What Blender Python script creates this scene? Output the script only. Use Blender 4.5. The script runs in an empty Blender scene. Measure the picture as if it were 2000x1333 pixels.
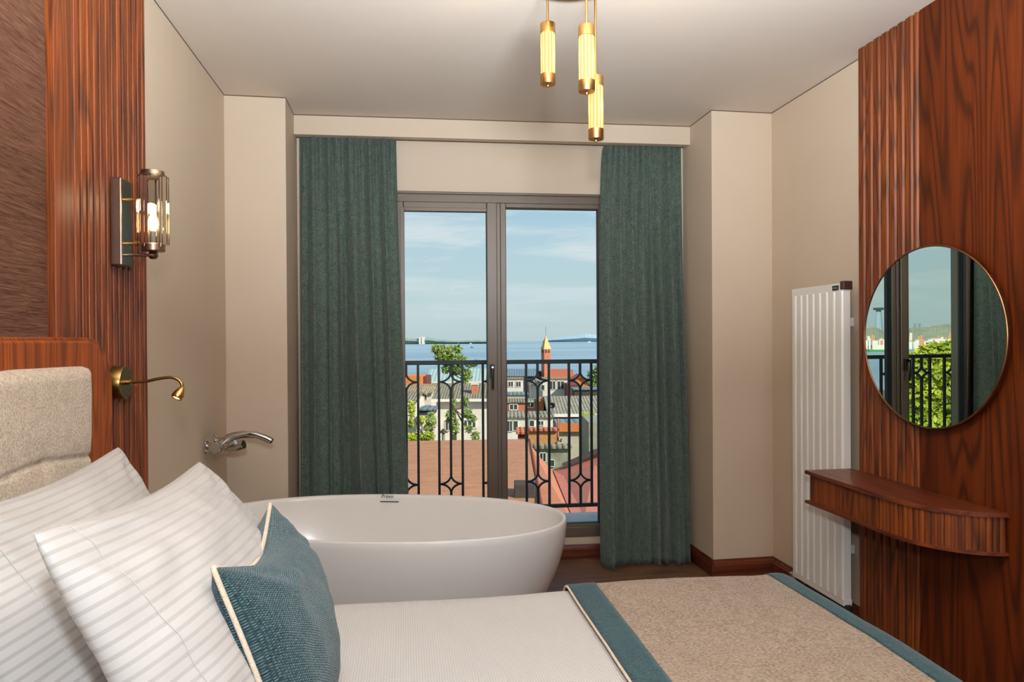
import bpy, bmesh, math, random
import numpy as np
from mathutils import Vector, Matrix, noise
random.seed(7); np.random.seed(7)
SC = bpy.context.scene
COL = SC.collection
def s2l(c):
    return tuple(((x/255)/12.92 if x/255 <= .04045 else ((x/255+.055)/1.055)**2.4) for x in c)+(1,)
# ------------------------------------------------------------------ camera
H = 1.34; FPX = 1340.0; YAW, PIT, ROL, SY = math.radians(8.85), math.radians(-.33), math.radians(.33), 7.5
cF = Vector((math.sin(YAW)*math.cos(PIT), math.cos(YAW)*math.cos(PIT), math.sin(PIT)))
cR0 = Vector((math.cos(YAW), -math.sin(YAW), 0)); cU0 = cR0.cross(cF)
cR = cR0*math.cos(ROL)-cU0*math.sin(ROL); cU = cR0*math.sin(ROL)+cU0*math.cos(ROL)
CAMO = Vector((0, 0, H))
cd = bpy.data.cameras.new('camera'); cam = bpy.data.objects.new('camera', cd); COL.objects.link(cam); SC.camera = cam
cd.sensor_width = 36; cd.lens = FPX/2000*36; cd.shift_y = SY/2000; cd.clip_start = .05; cd.clip_end = 60000
cam.matrix_world = Matrix(((cR.x, cU.x, -cF.x, 0), (cR.y, cU.y, -cF.y, 0), (cR.z, cU.z, -cF.z, H), (0, 0, 0, 1)))
# ------------------------------------------------------------------ world, sun, lamps, exposure
SC.view_settings.view_transform = 'Standard'; SC.view_settings.look = 'None'; SC.view_settings.gamma = 1
SC.view_settings.use_curve_mapping = False; SC.view_settings.exposure = 0.0
SC.cycles.max_bounces = 10; SC.cycles.transparent_max_bounces = 24; SC.cycles.sample_clamp_indirect = 4.0; SC.cycles.caustics_reflective = False
class NT:
    """tiny node helper"""
    def __init__(s, tree): s.t = tree; s.n = tree.nodes; s.l = tree.links
    def new(s, typ, **kw):
        n = s.n.new(typ)
        for k, v in kw.items():
            if k.startswith('_'): setattr(n, k[1:], v)
            else: s.put(n, k.replace('_', ' '), v)
        return n
    def put(s, n, name, v):
        i = n.inputs[int(name)] if name.isdigit() else n.inputs[name]
        if isinstance(v, bpy.types.NodeSocket): s.l.new(v, i)
        else: i.default_value = v
    def math(s, op, a, b=0.0, c=None):
        n = s.n.new('ShaderNodeMath'); n.operation = op
        for i, v in enumerate((a, b) if c is None else (a, b, c)): s.put(n, str(i), v)
        return n.outputs[0]
    def mix(s, f, a, b, blend='MIX'):
        n = s.n.new('ShaderNodeMix'); n.data_type = 'RGBA'; n.blend_type = blend
        s.put(n, '0', f); s.put(n, '6', a); s.put(n, '7', b); return n.outputs[2]
    def ramp(s, f, stops, interp='LINEAR'):
        n = s.n.new('ShaderNodeValToRGB'); n.color_ramp.interpolation = interp; e = n.color_ramp.elements
        while len(e) < len(stops): e.new(.5)
        for k, (p, c) in enumerate(stops): e[k].position = p; e[k].color = c
        s.put(n, 'Fac', f); return n.outputs[0]
    def noise(s, vec, scale, detail=3, rough=.5, dist=0):
        n = s.n.new('ShaderNodeTexNoise'); s.put(n, 'Vector', vec); s.put(n, 'Scale', scale); s.put(n, 'Detail', detail)
        s.put(n, 'Roughness', rough); s.put(n, 'Distortion', dist); return n.outputs[0]
    def mapv(s, vec, scale=(1, 1, 1), loc=(0, 0, 0), rot=(0, 0, 0)):
        n = s.n.new('ShaderNodeMapping'); s.put(n, 'Vector', vec); s.put(n, 'Scale', scale); s.put(n, 'Location', loc); s.put(n, 'Rotation', rot); return n.outputs[0]
    def bump(s, h, strength=.3, dist=.01):
        n = s.n.new('ShaderNodeBump'); s.put(n, 'Height', h); s.put(n, 'Strength', strength); s.put(n, 'Distance', dist); return n.outputs[0]
G = lambda v: (v, v, v, 1)
w = bpy.data.worlds.new('sky'); SC.world = w; w.use_nodes = True; W = NT(w.node_tree); W.n.clear()
tc = W.new('ShaderNodeTexCoord'); sep = W.new('ShaderNodeSeparateXYZ', Vector=tc.outputs['Generated'])
z = sep.outputs[2]
base = W.ramp(z, [(0, s2l((182, 200, 205))), (.04, s2l((187, 206, 209))), (.13, s2l((178, 205, 216))), (.27, s2l((142, 186, 216))), (.6, s2l((105, 150, 190)))])
cl = W.noise(W.mapv(tc.outputs['Generated'], (2.2, 2.2, 17), (.3, .1, .4), (0.0, .06, 0)), 2.0, 6, .55, .25)
cm = W.ramp(cl, [(.46, G(0)), (.62, G(1))])
fade = W.ramp(z, [(0, G(.0)), (.05, G(.35)), (.12, G(.8)), (.3, G(.6)), (.7, G(.3))])
sky = W.mix(W.math('MULTIPLY', cm, fade), base, s2l((214, 222, 225)))
bg = W.new('ShaderNodeBackground', Color=sky, Strength=1.1); wo = W.new('ShaderNodeOutputWorld', Surface=bg.outputs[0])
def lamp(name, typ, loc, energy, color, **kw):
    d = bpy.data.lights.new(name, typ); d.energy = energy; d.color = color
    for k, v in kw.items(): setattr(d, k, v)
    o = bpy.data.objects.new(name, d); COL.objects.link(o); o.location = loc; return o
sun = lamp('sun', 'SUN', (0, 0, 30), 5.4, (1, .93, .8), angle=math.radians(.6))
sun.rotation_euler = Vector((.62, -.62, .62)).to_track_quat('Z', 'Y').to_euler()
# photographer's flash at the camera, an uplight added for its bounce off the ceiling, and an added fill panel far behind the camera
LC = (.89, .99, 1.08)
fl = lamp('flash', 'AREA', (.0, -.06, 1.68), 25, LC, shape='DISK', size=.10)
fl.rotation_euler = Vector((-.10, -1, .02)).to_track_quat('Z', 'Y').to_euler()
r1 = lamp('bounce_flash', 'AREA', (.4, .75, 1.92), 185, LC, shape='DISK', size=.5)
r1.rotation_euler = Vector((-.05, -.25, -1)).to_track_quat('Z', 'Y').to_euler()
r2 = lamp('rear_fill_light', 'AREA', (.55, -4.9, 1.5), 50, LC, shape='RECTANGLE', size=2.6, size_y=2.0)
r2.rotation_euler = (math.radians(90), 0, 0)
PENDW = 3.0
# ------------------------------------------------------------------ materials
def M(name, col=(200, 200, 200), rough=.5, metal=0.0, spec=.5, fn=None, **kw):
    m = bpy.data.materials.new(name); m.use_nodes = True; N = NT(m.node_tree); b = N.n['Principled BSDF']
    b.inputs['Base Color'].default_value = s2l(col); b.inputs['Roughness'].default_value = rough
    b.inputs['Metallic'].default_value = metal; b.inputs['Specular IOR Level'].default_value = spec
    for k, v in kw.items(): N.put(b, k.replace('_', ' '), v)
    N.b = b; N.tc = N.new('ShaderNodeTexCoord'); N.oc = N.tc.outputs['Object']; N.uv = N.tc.outputs['UV']
    if fn: fn(N)
    return m
def f_plaster(a, b):
    def f(N):
        n = N.noise(N.oc, 3.0, 4, .6)
        N.put(N.b, 'Base Color', N.mix(n, s2l(a), s2l(b)))
        N.put(N.b, 'Normal', N.bump(N.noise(N.oc, 260, 3), .06, .002))
    return f
m_wall = M('wall_paint', rough=.62, fn=f_plaster((206, 186, 162), (200, 179, 154)))
m_ceil = M('ceiling_paint', rough=.75, fn=f_plaster((222, 207, 192), (217, 202, 187)))
def f_wood(c0, c1, c2, axis='z', sc=1.0, gloss=.34, cath=1.0):
    """reddish oak: broad flame figure from contour lines of a stretched noise, fine pores"""
    def f(N):
        st = {'z': (5.2, 5.2, .36), 'y': (5.2, .36, 5.2), 'x': (.36, 5.2, 5.2)}[axis]
        v = N.mapv(N.oc, tuple(s*sc for s in st))
        n = N.noise(v, 1.0, 1.5, .45, .15)
        rings = N.math('PINGPONG', N.math('MULTIPLY', n, 26*cath), 1.0)
        line = N.ramp(rings, [(0, G(1)), (.2, G(.75)), (.5, G(.12)), (1, G(0))])
        st2 = {'z': (230, 230, 5), 'y': (230, 5, 230), 'x': (5, 230, 230)}[axis]
        pores = N.noise(N.mapv(N.oc, st2), 1.0, 3, .6)
        st3 = {'z': (40, 40, 1.2), 'y': (40, 1.2, 40), 'x': (1.2, 40, 40)}[axis]
        streak = N.noise(N.mapv(N.oc, st3), 1.0, 3, .6)
        c = N.mix(N.ramp(streak, [(.3, G(0)), (.7, G(1))]), s2l(c0), s2l(c1))
        c = N.mix(N.math('MULTIPLY', line, .72), c, s2l(c2))
        c = N.mix(N.ramp(pores, [(.30, G(.55)), (.5, G(0))]), c, s2l(c2))
        N.put(N.b, 'Base Color', c)
        N.put(N.b, 'Roughness', N.math('ADD', N.math('MULTIPLY', pores, .18), gloss-.08))
        N.put(N.b, 'Normal', N.bump(N.math('SUBTRACT', pores, N.math('MULTIPLY', line, .3)), .22, .0012))
    return f
m_wood = M('oak_stained', spec=.2, fn=f_wood((104, 43, 8), (82, 31, 5), (38, 12, 3), gloss=.46, cath=1.7, sc=.85))
m_woodslat = M('oak_slat', spec=.4, fn=f_wood((138, 66, 18), (104, 46, 12), (50, 20, 6), sc=1.8, gloss=.48))
m_headwood = M('oak_headboard', spec=.2, fn=f_wood((150, 74, 26), (118, 54, 18), (70, 29, 10), sc=1.9, gloss=.5))
m_woody = M('oak_long', spec=.45, fn=f_wood((120, 56, 28), (98, 43, 21), (52, 20, 10), axis='y', sc=1.3, gloss=.34, cath=.6))
m_woodx = M('oak_skirting', spec=.45, fn=f_wood((104, 48, 26), (82, 34, 18), (40, 15, 9), axis='x', sc=1.6, gloss=.32, cath=.6))
def f_floor(N):
    br = N.n.new('ShaderNodeTexBrick'); N.put(br, 'Vector', N.mapv(N.oc, (1, 1, 1), (.12, .05, 0)))
    br.offset = .37; N.put(br, 'Color1', G(.3)); N.put(br, 'Color2', G(.8)); N.put(br, 'Mortar', G(0)); N.put(br, 'Scale', 1.0)
    N.put(br, 'Mortar Size', .0016); N.put(br, 'Brick Width', 1.25); N.put(br, 'Row Height', .19)
    st = N.noise(N.mapv(N.oc, (3, 45, 1)), 1.0, 5, .65, .4); cl = N.noise(N.oc, 4.0, 3, .6)
    t = N.math('ADD', N.math('MULTIPLY', st, .6), N.math('MULTIPLY', cl, .4))
    c = N.ramp(t, [(.3, s2l((52, 32, 23))), (.5, s2l((104, 72, 52))), (.7, s2l((140, 104, 78)))])
    c = N.mix(.35, c, N.mix(.5, c, br.outputs[0], 'MULTIPLY'))
    c = N.mix(br.outputs[1], c, s2l((40, 26, 20)))
    N.put(N.b, 'Base Color', c); N.put(N.b, 'Normal', N.bump(N.math('SUBTRACT', st, br.outputs[1]), .15, .002))
m_floor = M('floor_boards', rough=.42, fn=f_floor)
def f_weave(c0, c1, sc, bump=.4, coord='oc', warp=1.0, fl=.5):
    def f(N):
        co = N.mapv(getattr(N, coord), (sc, sc*warp, sc))
        a = N.noise(co, 1.0, 2, .6); b = N.noise(N.mapv(getattr(N, coord), (sc*.18, sc*.18, sc*.18)), 1.0, 3, .5)
        t = N.math('ADD', N.math('MULTIPLY', a, 1-fl*.4), N.math('MULTIPLY', b, fl*.4))
        N.put(N.b, 'Base Color', N.mix(N.ramp(t, [(.32, G(0)), (.68, G(1))]), s2l(c0), s2l(c1)))
        N.put(N.b, 'Normal', N.bump(a, bump, .003))
        N.put(N.b, 'Sheen Weight', .15)
    return f
m_curtain = M('curtain_cloth', rough=.9, spec=.1, fn=f_weave((46, 57, 50), (104, 118, 106), 170, .5))
m_linen = M('oatmeal_linen', rough=.95, spec=.1, fn=f_weave((150, 130, 108), (212, 196, 174), 190, .5))
m_runner = M('runner_beige', rough=.95, spec=.1, fn=f_weave((102, 84, 68), (156, 138, 120), 150, .7))
m_teal = M('teal_cloth', rough=.95, spec=.1, fn=f_weave((16, 36, 40), (50, 76, 80), 260, .6))
def f_cushion(N):
    u = N.mapv(N.uv, (108, 108, 1)); s = N.new('ShaderNodeSeparateXYZ', Vector=u)
    wx = N.math('SINE', N.math('MULTIPLY', s.outputs[0], 6.283)); wy = N.math('SINE', N.math('MULTIPLY', s.outputs[1], 6.283))
    h = N.math('MULTIPLY', wx, wy)
    n = N.noise(N.mapv(N.uv, (190, 100, 1)), 1.0, 3, .7); k = N.noise(N.mapv(N.uv, (100, 190, 1), (3, 4, 0)), 1.0, 3, .7)
    c = N.mix(N.ramp(n, [(.35, G(0)), (.62, G(1))]), s2l((12, 30, 34)), s2l((40, 62, 67)))
    c = N.mix(N.ramp(N.math('MULTIPLY', k, N.math('ADD', N.math('MULTIPLY', h, .5), .75)), [(.42, G(0)), (.62, G(.8))]), c, s2l((104, 126, 126)))
    N.put(N.b, 'Base Color', c); N.put(N.b, 'Normal', N.bump(N.math('ADD', h, n), .5, .002)); N.put(N.b, 'Sheen Weight', .2)
m_cushion = M('cushion_weave', rough=.95, spec=.1, fn=f_cushion)
m_piping = M('cream_cord', rough=.9, spec=.1, fn=f_weave((196, 172, 144), (236, 218, 196), 420, .5))
def f_satin(N):
    s = N.new('ShaderNodeSeparateXYZ', Vector=N.uv)
    st = N.ramp(N.math('SINE', N.math('MULTIPLY', s.outputs[1], 6.283*27)), [(.42, G(0)), (.58, G(1))])
    # stripes differ in sheen and a little in tone
    N.put(N.b, 'Base Color', N.mix(st, s2l((190, 184, 179)), s2l((170, 163, 157))))
    N.put(N.b, 'Roughness', N.math('ADD', N.math('MULTIPLY', st, .28), .45))
    N.put(N.b, 'Normal', N.bump(N.math('ADD', N.noise(N.oc, 500, 2), N.math('MULTIPLY', st, .3)), .08, .002)); N.put(N.b, 'Sheen Weight', .1)
m_satin = M('satin_stripe', spec=.3, fn=f_satin)
def f_spread(N):
    s = N.new('ShaderNodeSeparateXYZ', Vector=N.oc)
    a = N.math('SINE', N.math('MULTIPLY', N.math('ADD', s.outputs[0], N.math('MULTIPLY', s.outputs[1], .7)), 520))
    b = N.math('SINE', N.math('MULTIPLY', N.math('SUBTRACT', s.outputs[0], N.math('MULTIPLY', s.outputs[1], .7)), 520))
    h = N.math('MULTIPLY', a, b)
    N.put(N.b, 'Base Color', N.mix(N.ramp(h, [(.0, G(0)), (.5, G(1))]), s2l((200, 195, 190)), s2l((182, 177, 172))))
    N.put(N.b, 'Normal', N.bump(h, .35, .002))
m_spread = M('white_coverlet', rough=.85, spec=.2, fn=f_spread)
m_white = M('white_linen', (226, 218, 210), .8, spec=.2)
def f_textile(N):
    v = N.mapv(N.oc, (60, 14, 160)); n = N.noise(v, 1.0, 4, .7, .5); k = N.noise(N.mapv(N.oc, (30, 6, 90), (2, 2, 2)), 1.0, 3, .6, .4)
    N.put(N.b, 'Base Color', N.mix(N.ramp(n, [(.3, G(0)), (.7, G(1))]), s2l((62, 34, 22)), s2l((112, 76, 56))))
    N.put(N.b, 'Normal', N.bump(N.math('ADD', n, k), .8, .006))
m_textile = M('brown_textured_textile', rough=.7, spec=.2, fn=f_textile)
m_tub = M('tub_white', (240, 234, 227), .32, spec=.45, Coat_Weight=.15, Coat_Roughness=.15)
m_dark = M('dark_slot', (60, 54, 48), .5)
m_brass = M('brushed_brass', (196, 152, 92), .3, 1.0, fn=lambda N: N.put(N.b, 'Normal', N.bump(N.noise(N.mapv(N.oc, (60, 60, 900)), 1.0, 2), .1, .001)))
m_antique = M('antique_brass', (150, 118, 66), .28, 1.0)
m_nickel = M('polished_nickel', (176, 160, 142), .14, 1.0)
m_nickelb = M('brushed_nickel', (150, 126, 108), .32, 1.0, fn=lambda N: N.put(N.b, 'Normal', N.bump(N.noise(N.mapv(N.oc, (40, 40, 700)), 1.0, 2), .15, .001)))
m_chrome = M('chrome', (200, 198, 196), .08, 1.0)
m_bronze = M('mirror_rim_bronze', (150, 104, 72), .35, 1.0)
m_mirror = M('mirror_silver', (214, 222, 214), .0, 1.0)
m_rad = M('radiator_enamel', (244, 236, 224), .28, spec=.5, Coat_Weight=.3, Coat_Roughness=.1)
m_black = M('black_plastic', (28, 24, 24), .35)
m_browncap = M('brown_cap', (66, 40, 34), .35)
m_grey = M('grey_badge', (120, 114, 108), .4)
m_frame = M('bronze_aluminium', (92, 78, 64), .4, .15, fn=lambda N: N.put(N.b, 'Normal', N.bump(N.noise(N.oc, 900, 2), .08, .001)))
m_gasket = M('rubber_gasket', (24, 26, 28), .6)
m_iron = M('painted_iron', (40, 44, 46), .45, .3)
m_sill = M('sill_stone', (196, 206, 214), .5, fn=lambda N: N.put(N.b, 'Base Color', N.mix(N.noise(N.oc, 9, 5, .6), s2l((178, 186, 192)), s2l((214, 220, 224)))))
def emis(name, col, st):
    m = bpy.data.materials.new(name); m.use_nodes = True; N = NT(m.node_tree); N.n.clear()
    e = N.new('ShaderNodeEmission', Color=s2l(col), Strength=st); N.new('ShaderNodeOutputMaterial', Surface=e.outputs[0]); return m
def opal_mix(m):
    N = NT(m.node_tree); b = N.n['Principled BSDF']; out = [n for n in N.n if n.type == 'OUTPUT_MATERIAL'][0]
    t = N.new('ShaderNodeBsdfTransparent', Color=s2l((255, 226, 170))); mx = N.n.new('ShaderNodeMixShader'); N.put(mx, '0', .3); N.put(mx, '1', b.outputs[0]); N.put(mx, '2', t.outputs[0]); N.l.new(mx.outputs[0], out.inputs[0])
def f_opal(N):
    s = N.new('ShaderNodeSeparateXYZ', Vector=N.oc)
    u = N.new('ShaderNodeSeparateXYZ', Vector=N.uv); st = N.math('ABSOLUTE', N.math('COSINE', N.math('MULTIPLY', u.outputs[0], 13*3.1416)))
    e = N.ramp(st, [(.1, s2l((176, 118, 46))), (.5, s2l((255, 206, 116))), (1, s2l((255, 226, 156)))]); N.put(N.b, 'Emission Color', e); N.put(N.b, 'Base Color', N.mix(.6, e, G(.02)))
    N.put(N.b, 'Emission Strength', .62)
m_opal = M('opal_reeded_glass', (236, 214, 168), .25, fn=f_opal)
opal_mix(m_opal)
m_core = emis('lamp_core', (255, 214, 130), 1.0)
m_bulb = emis('bulb_glow', (255, 214, 140), 9.0)
m_filament = emis('spot_glow', (255, 222, 140), 14.0)
def glassmat(name, tint, fac_ior=1.45, rough=.0):
    m = bpy.data.materials.new(name); m.use_nodes = True; N = NT(m.node_tree); N.n.clear()
    t = N.new('ShaderNodeBsdfTransparent', Color=tint); g = N.new('ShaderNodeBsdfGlossy', Roughness=rough, Color=G(1))
    fr = N.new('ShaderNodeFresnel', IOR=fac_ior); mx = N.n.new('ShaderNodeMixShader')
    N.put(mx, '0', fr.outputs[0]); N.put(mx, '1', t.outputs[0]); N.put(mx, '2', g.outputs[0])
    N.new('ShaderNodeOutputMaterial', Surface=mx.outputs[0]); return m
m_pane = glassmat('window_glass', (.97, .985, .98, 1), 1.015)
m_prism = glassmat('bevelled_glass', (.86, .84, .80, 1), 1.5)
m_cardboard = M('lamp_socket', (224, 214, 196), .5)
# ------------------------------------------------------------------ mesh helpers
class MB:
    def __init__(s): s.v = []; s.f = []; s.uv = []; s.m = []; s.cur = 0
    def face(s, idx): s.f.append(tuple(idx)); s.m.append(s.cur)
    def box(s, x0, x1, y0, y1, z0, z1, frm=None):
        b = len(s.v); P = [(x, y, z) for z in (z0, z1) for y in (y0, y1) for x in (x0, x1)]
        s.v += [tuple(frm(*p)) if frm else p for p in P]
        for f in ((0, 2, 3, 1), (4, 5, 7, 6), (0, 1, 5, 4), (2, 6, 7, 3), (0, 4, 6, 2), (1, 3, 7, 5)): s.face([b+i for i in f])
        return s
    def prism(s, pts, lo, hi, ax='z', frm=None):
        """outline pts (2-D) extruded along ax from lo to hi"""
        def P(p, h): return {'z': (p[0], p[1], h), 'x': (h, p[0], p[1]), 'y': (p[0], h, p[1])}[ax]
        b = len(s.v); n = len(pts)
        for h in (lo, hi): s.v += [tuple(frm(*P(p, h))) if frm else P(p, h) for p in pts]
        s.face(range(b, b+n)); s.face(range(b+2*n-1, b+n-1, -1))
        for i in range(n): j = (i+1) % n; s.face([b+i, b+j, b+n+j, b+n+i])
        return s
    def tube(s, pts, r, n=10, cap=True, closed=False):
        pts = [Vector(p) for p in pts]; k = len(pts); b = len(s.v); R = r if hasattr(r, '__len__') else [r]*k
        t0 = (pts[1]-pts[0]).normalized(); a = t0.orthogonal().normalized()
        for i, p in enumerate(pts):
            if closed: t = (pts[(i+1) % k]-pts[i-1]).normalized()
            else: t = (pts[min(i+1, k-1)]-pts[max(i-1, 0)]).normalized()
            a = (a-t*a.dot(t)).normalized(); c = t.cross(a)
            for j in range(n):
                q = 2*math.pi*j/n; s.v.append(tuple(p+(a*math.cos(q)+c*math.sin(q))*R[i]))
        for i in range(k if closed else k-1):
            for j in range(n):
                i2 = (i+1) % k; s.face([b+i*n+j, b+i*n+(j+1) % n, b+i2*n+(j+1) % n, b+i2*n+j])
        if cap and not closed: s.face([b+j for j in range(n-1, -1, -1)]); s.face([b+(k-1)*n+j for j in range(n)])
        return s
    def lathe(s, prof, o=(0, 0, 0), ax=(0, 0, 1), n=32, sx=1, sy=1):
        """prof: list of (radius, height) along ax"""
        ax = Vector(ax).normalized(); a = Vector((1, 0, 0)) if abs(ax.x) < .9 else Vector((0, 1, 0)); a = (a-ax*a.dot(ax)).normalized(); c = ax.cross(a); o = Vector(o); b = len(s.v)
        for r, h in prof:
            for j in range(n): q = 2*math.pi*j/n; s.v.append(tuple(o+ax*h+(a*math.cos(q)*sx+c*math.sin(q)*sy)*r))
        for i in range(len(prof)-1):
            for j in range(n): s.face([b+i*n+j, b+i*n+(j+1) % n, b+(i+1)*n+(j+1) % n, b+(i+1)*n+j])
        if prof[0][0] > 1e-6: s.face([b+j for j in range(n-1, -1, -1)])
        if prof[-1][0] > 1e-6: s.face([b+(len(prof)-1)*n+j for j in range(n)])
        return s
    def grid(s, P, closed_u=False):
        """P[i][j] points"""
        b = len(s.v); nu = len(P); nv = len(P[0])
        for r in P: s.v += [tuple(p) for p in r]
        for i in range(nu if closed_u else nu-1):
            for j in range(nv-1): i2 = (i+1) % nu; s.face([b+i*nv+j, b+i2*nv+j, b+i2*nv+j+1, b+i*nv+j+1])
        return s
    def build(s, name, mat, parent=None, bevel=0, smooth=False, uv=None, seg=2, merge=False, sol=0):
        me = bpy.data.meshes.new(name); me.from_pydata(s.v, [], s.f)
        mats = mat if isinstance(mat, (list, tuple)) else [mat]
        for m in mats: me.materials.append(m)
        if len(mats) > 1:
            for p, k in zip(me.polygons, s.m): p.material_index = k
        o = bpy.data.objects.new(name, me); COL.objects.link(o)
        bm = bmesh.new(); bm.from_mesh(me)
        if uv:
            lay = bm.loops.layers.uv.new('UVMap'); bm.verts.ensure_lookup_table()
            for f in bm.faces:
                for l in f.loops: l[lay].uv = uv[l.vert.index]
        if merge: bmesh.ops.remove_doubles(bm, verts=bm.verts, dist=1e-5)
        bmesh.ops.recalc_face_normals(bm, faces=bm.faces)
        bm.to_mesh(me); bm.free()
        if smooth:
            for p in me.polygons: p.use_smooth = True
            if smooth != 'all': me.set_sharp_from_angle(angle=math.radians(38))
        if bevel:
            md = o.modifiers.new('bevel', 'BEVEL'); md.width = bevel; md.segments = seg; md.limit_method = 'ANGLE'; md.angle_limit = math.radians(35)
        if sol:
            md = o.modifiers.new('thick', 'SOLIDIFY'); md.thickness = sol; md.offset = 0
        if parent: adopt(o, parent)
        return o
def adopt(o, parent):
    """parent a world-space mesh: its vertices are rewritten in the parent's frame"""
    chain = Vector((0, 0, 0)); p = parent
    while p: chain += Vector(p.location); p = p.parent
    o.data.transform(Matrix.Translation(-chain)); o.parent = parent
def tag(o, label=None, cat=None, group=None, kind=None):
    if label: o['label'] = label
    if cat: o['category'] = cat
    if group: o['group'] = group
    if kind: o['kind'] = kind
    return o
def thing(name, loc, label, cat, group=None):
    o = bpy.data.objects.new(name, None); COL.objects.link(o); o.location = loc; o.empty_display_size = .1
    return tag(o, label, cat, group)
def struct(o): o['kind'] = 'structure'; return o
def box(x0, x1, y0, y1, z0, z1, frm=None): return MB().box(x0, x1, y0, y1, z0, z1, frm)
def copy_tree(o, parent=None):
    c = o.copy(); COL.objects.link(c); c.parent = parent
    for ch in list(o.children): copy_tree(ch, c)
    return c
# frame of the window wall: turned a little against the side walls
ANG = -.042; WY = 4.15
_u = Vector((1, ANG, 0)).normalized(); _v = Vector((-ANG, 1, 0)).normalized()
def wf(u, v, zz): p = Vector((0, WY, 0))+_u*u+_v*v; return (p.x, p.y, zz)
# ------------------------------------------------------------------ room shell
C = 2.64; XL, XR = -.93, 2.085; YB = -5.4; YPL, YPR = 3.79, 3.665; XPL, XPR = -.62, 1.72
struct(box(XL-.25, XR+.25, YB-.2, 5.0-.55, -.2, 0).build('floor', m_floor))
struct(box(XL-.25, XR+.25, YB-.2, 4.45, C, C+.25).build('ceiling', m_ceil))
struct(box(XL-.2, XL, YB-.2, 4.4, -.1, C+.1).build('wall_left', m_wall))
struct(box(XR, XR+.2, YB-.2, 4.4, -.1, C+.1).build('wall_right', m_wall))
struct(box(XL-.2, XR+.2, YB-.2, YB, -.1, C+.1).build('wall_back', m_wall))
struct(box(XL-.01, XPL, YPL, 4.3, -.05, C+.05).build('wall_left_pier', m_wall, bevel=.003))
struct(box(XPR, XR+.01, YPR, 4.25, -.05, C+.05).build('wall_right_pier', m_wall, bevel=.003))
# window wall: around the opening (u from UL to UR, z from SILL to HEAD)
UL, UR, SILL, HEAD = -.10, 1.262, .13, 2.225
b = MB(); b.box(-1.0, UL, 0, .2, -.1, C+.1, wf); b.box(UR, 2.2, 0, .2, -.1, C+.1, wf); b.box(UL, UR, 0, .2, HEAD, C+.1, wf); b.box(UL, UR, 0, .2, -.1, SILL, wf)
struct(b.build('wall_window', m_wall))
# beam (curtain pelmet) hanging from the ceiling
b = MB(); b.box(XPL, XPR, 0, .055, 2.527, C+.02, lambda x, y, zz: (x, 4.035-.043*(x+.0)+.0+y, zz)); struct(b.build('trim_1', m_wall, bevel=.002))
# thin dark strips painted as the shadow line where walls meet the ceiling
m_shadow_line = M('painted_shadow_line', (96, 80, 66), .9)
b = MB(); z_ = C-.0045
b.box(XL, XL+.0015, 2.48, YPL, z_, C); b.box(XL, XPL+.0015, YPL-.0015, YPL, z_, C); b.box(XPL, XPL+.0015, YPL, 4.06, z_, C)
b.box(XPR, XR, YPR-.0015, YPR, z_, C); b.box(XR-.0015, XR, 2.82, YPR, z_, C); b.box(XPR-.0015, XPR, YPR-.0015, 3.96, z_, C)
b.box(XPL, XPR, -.0015, 0, z_, C, lambda x, y, zz: (x, 4.035-.043*x+y, zz)); struct(b.build('shadow_strips', m_shadow_line))
# baseboards with an ogee top
def skirting(name, pts, h=.092, closed=False):
    b = MB(); prof = [(0, 0), (.018, 0), (.018, h*.68), (.014, h*.72), (.014, h*.78), (.009, h*.86), (.005, h), (0, h)]
    for (x0, y0, x1, y1) in pts:
        d = Vector((x1-x0, y1-y0, 0)); L = d.length; d.normalize(); nrm = Vector((d.y, -d.x, 0))
        fr = lambda a, t, hh, d=d, nrm=nrm, x0=x0, y0=y0: tuple(Vector((x0, y0, 0))+d*a+nrm*t+Vector((0, 0, hh)))
        b.prism([(p[0], p[1]) for p in prof], -.0, L, 'x', fr)
    return struct(b.build(name, m_woodx, bevel=.001))
skirting('baseboard_right', [(XPR, YPR, XR, YPR), (XR-.0, YPR, XR, 2.82), (XPR, 4.08, XPR, YPR-.018)])
skirting('baseboard_window', [(XPL, WY-ANG*.0-ANG*XPL*-1, XPR, WY+ANG*XPR)], .085)
skirting('baseboard_left', [(XL, 2.5, XL, YPL), (XL, YPL, XPL, YPL), (XPL, YPL-.018, XPL, 4.17)])
# ------------------------------------------------------------------ window_1: two-light balcony door
win = struct(bpy.data.objects.new('window_1', None)); COL.objects.link(win); win.location = wf(.55, .03, SILL)
def ring(b, u0, u1, z0, z1, wl, wr, wt, wb, v0, v1):
    b.box(u0, u0+wl, v0, v1, z0, z1, wf); b.box(u1-wr, u1, v0, v1, z0, z1, wf)
    b.box(u0+wl, u1-wr, v0, v1, z1-wt, z1, wf); b.box(u0+wl, u1-wr, v0, v1, z0, z0+wb, wf); return b
MU = .553   # meeting line of the two lights
b = ring(MB(), UL, UR, SILL, HEAD, .05, .05, .05, .06, -.006, .075); b.box(MU-.002, MU+.022, -.006, .075, SILL+.06, HEAD-.05, wf)
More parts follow.
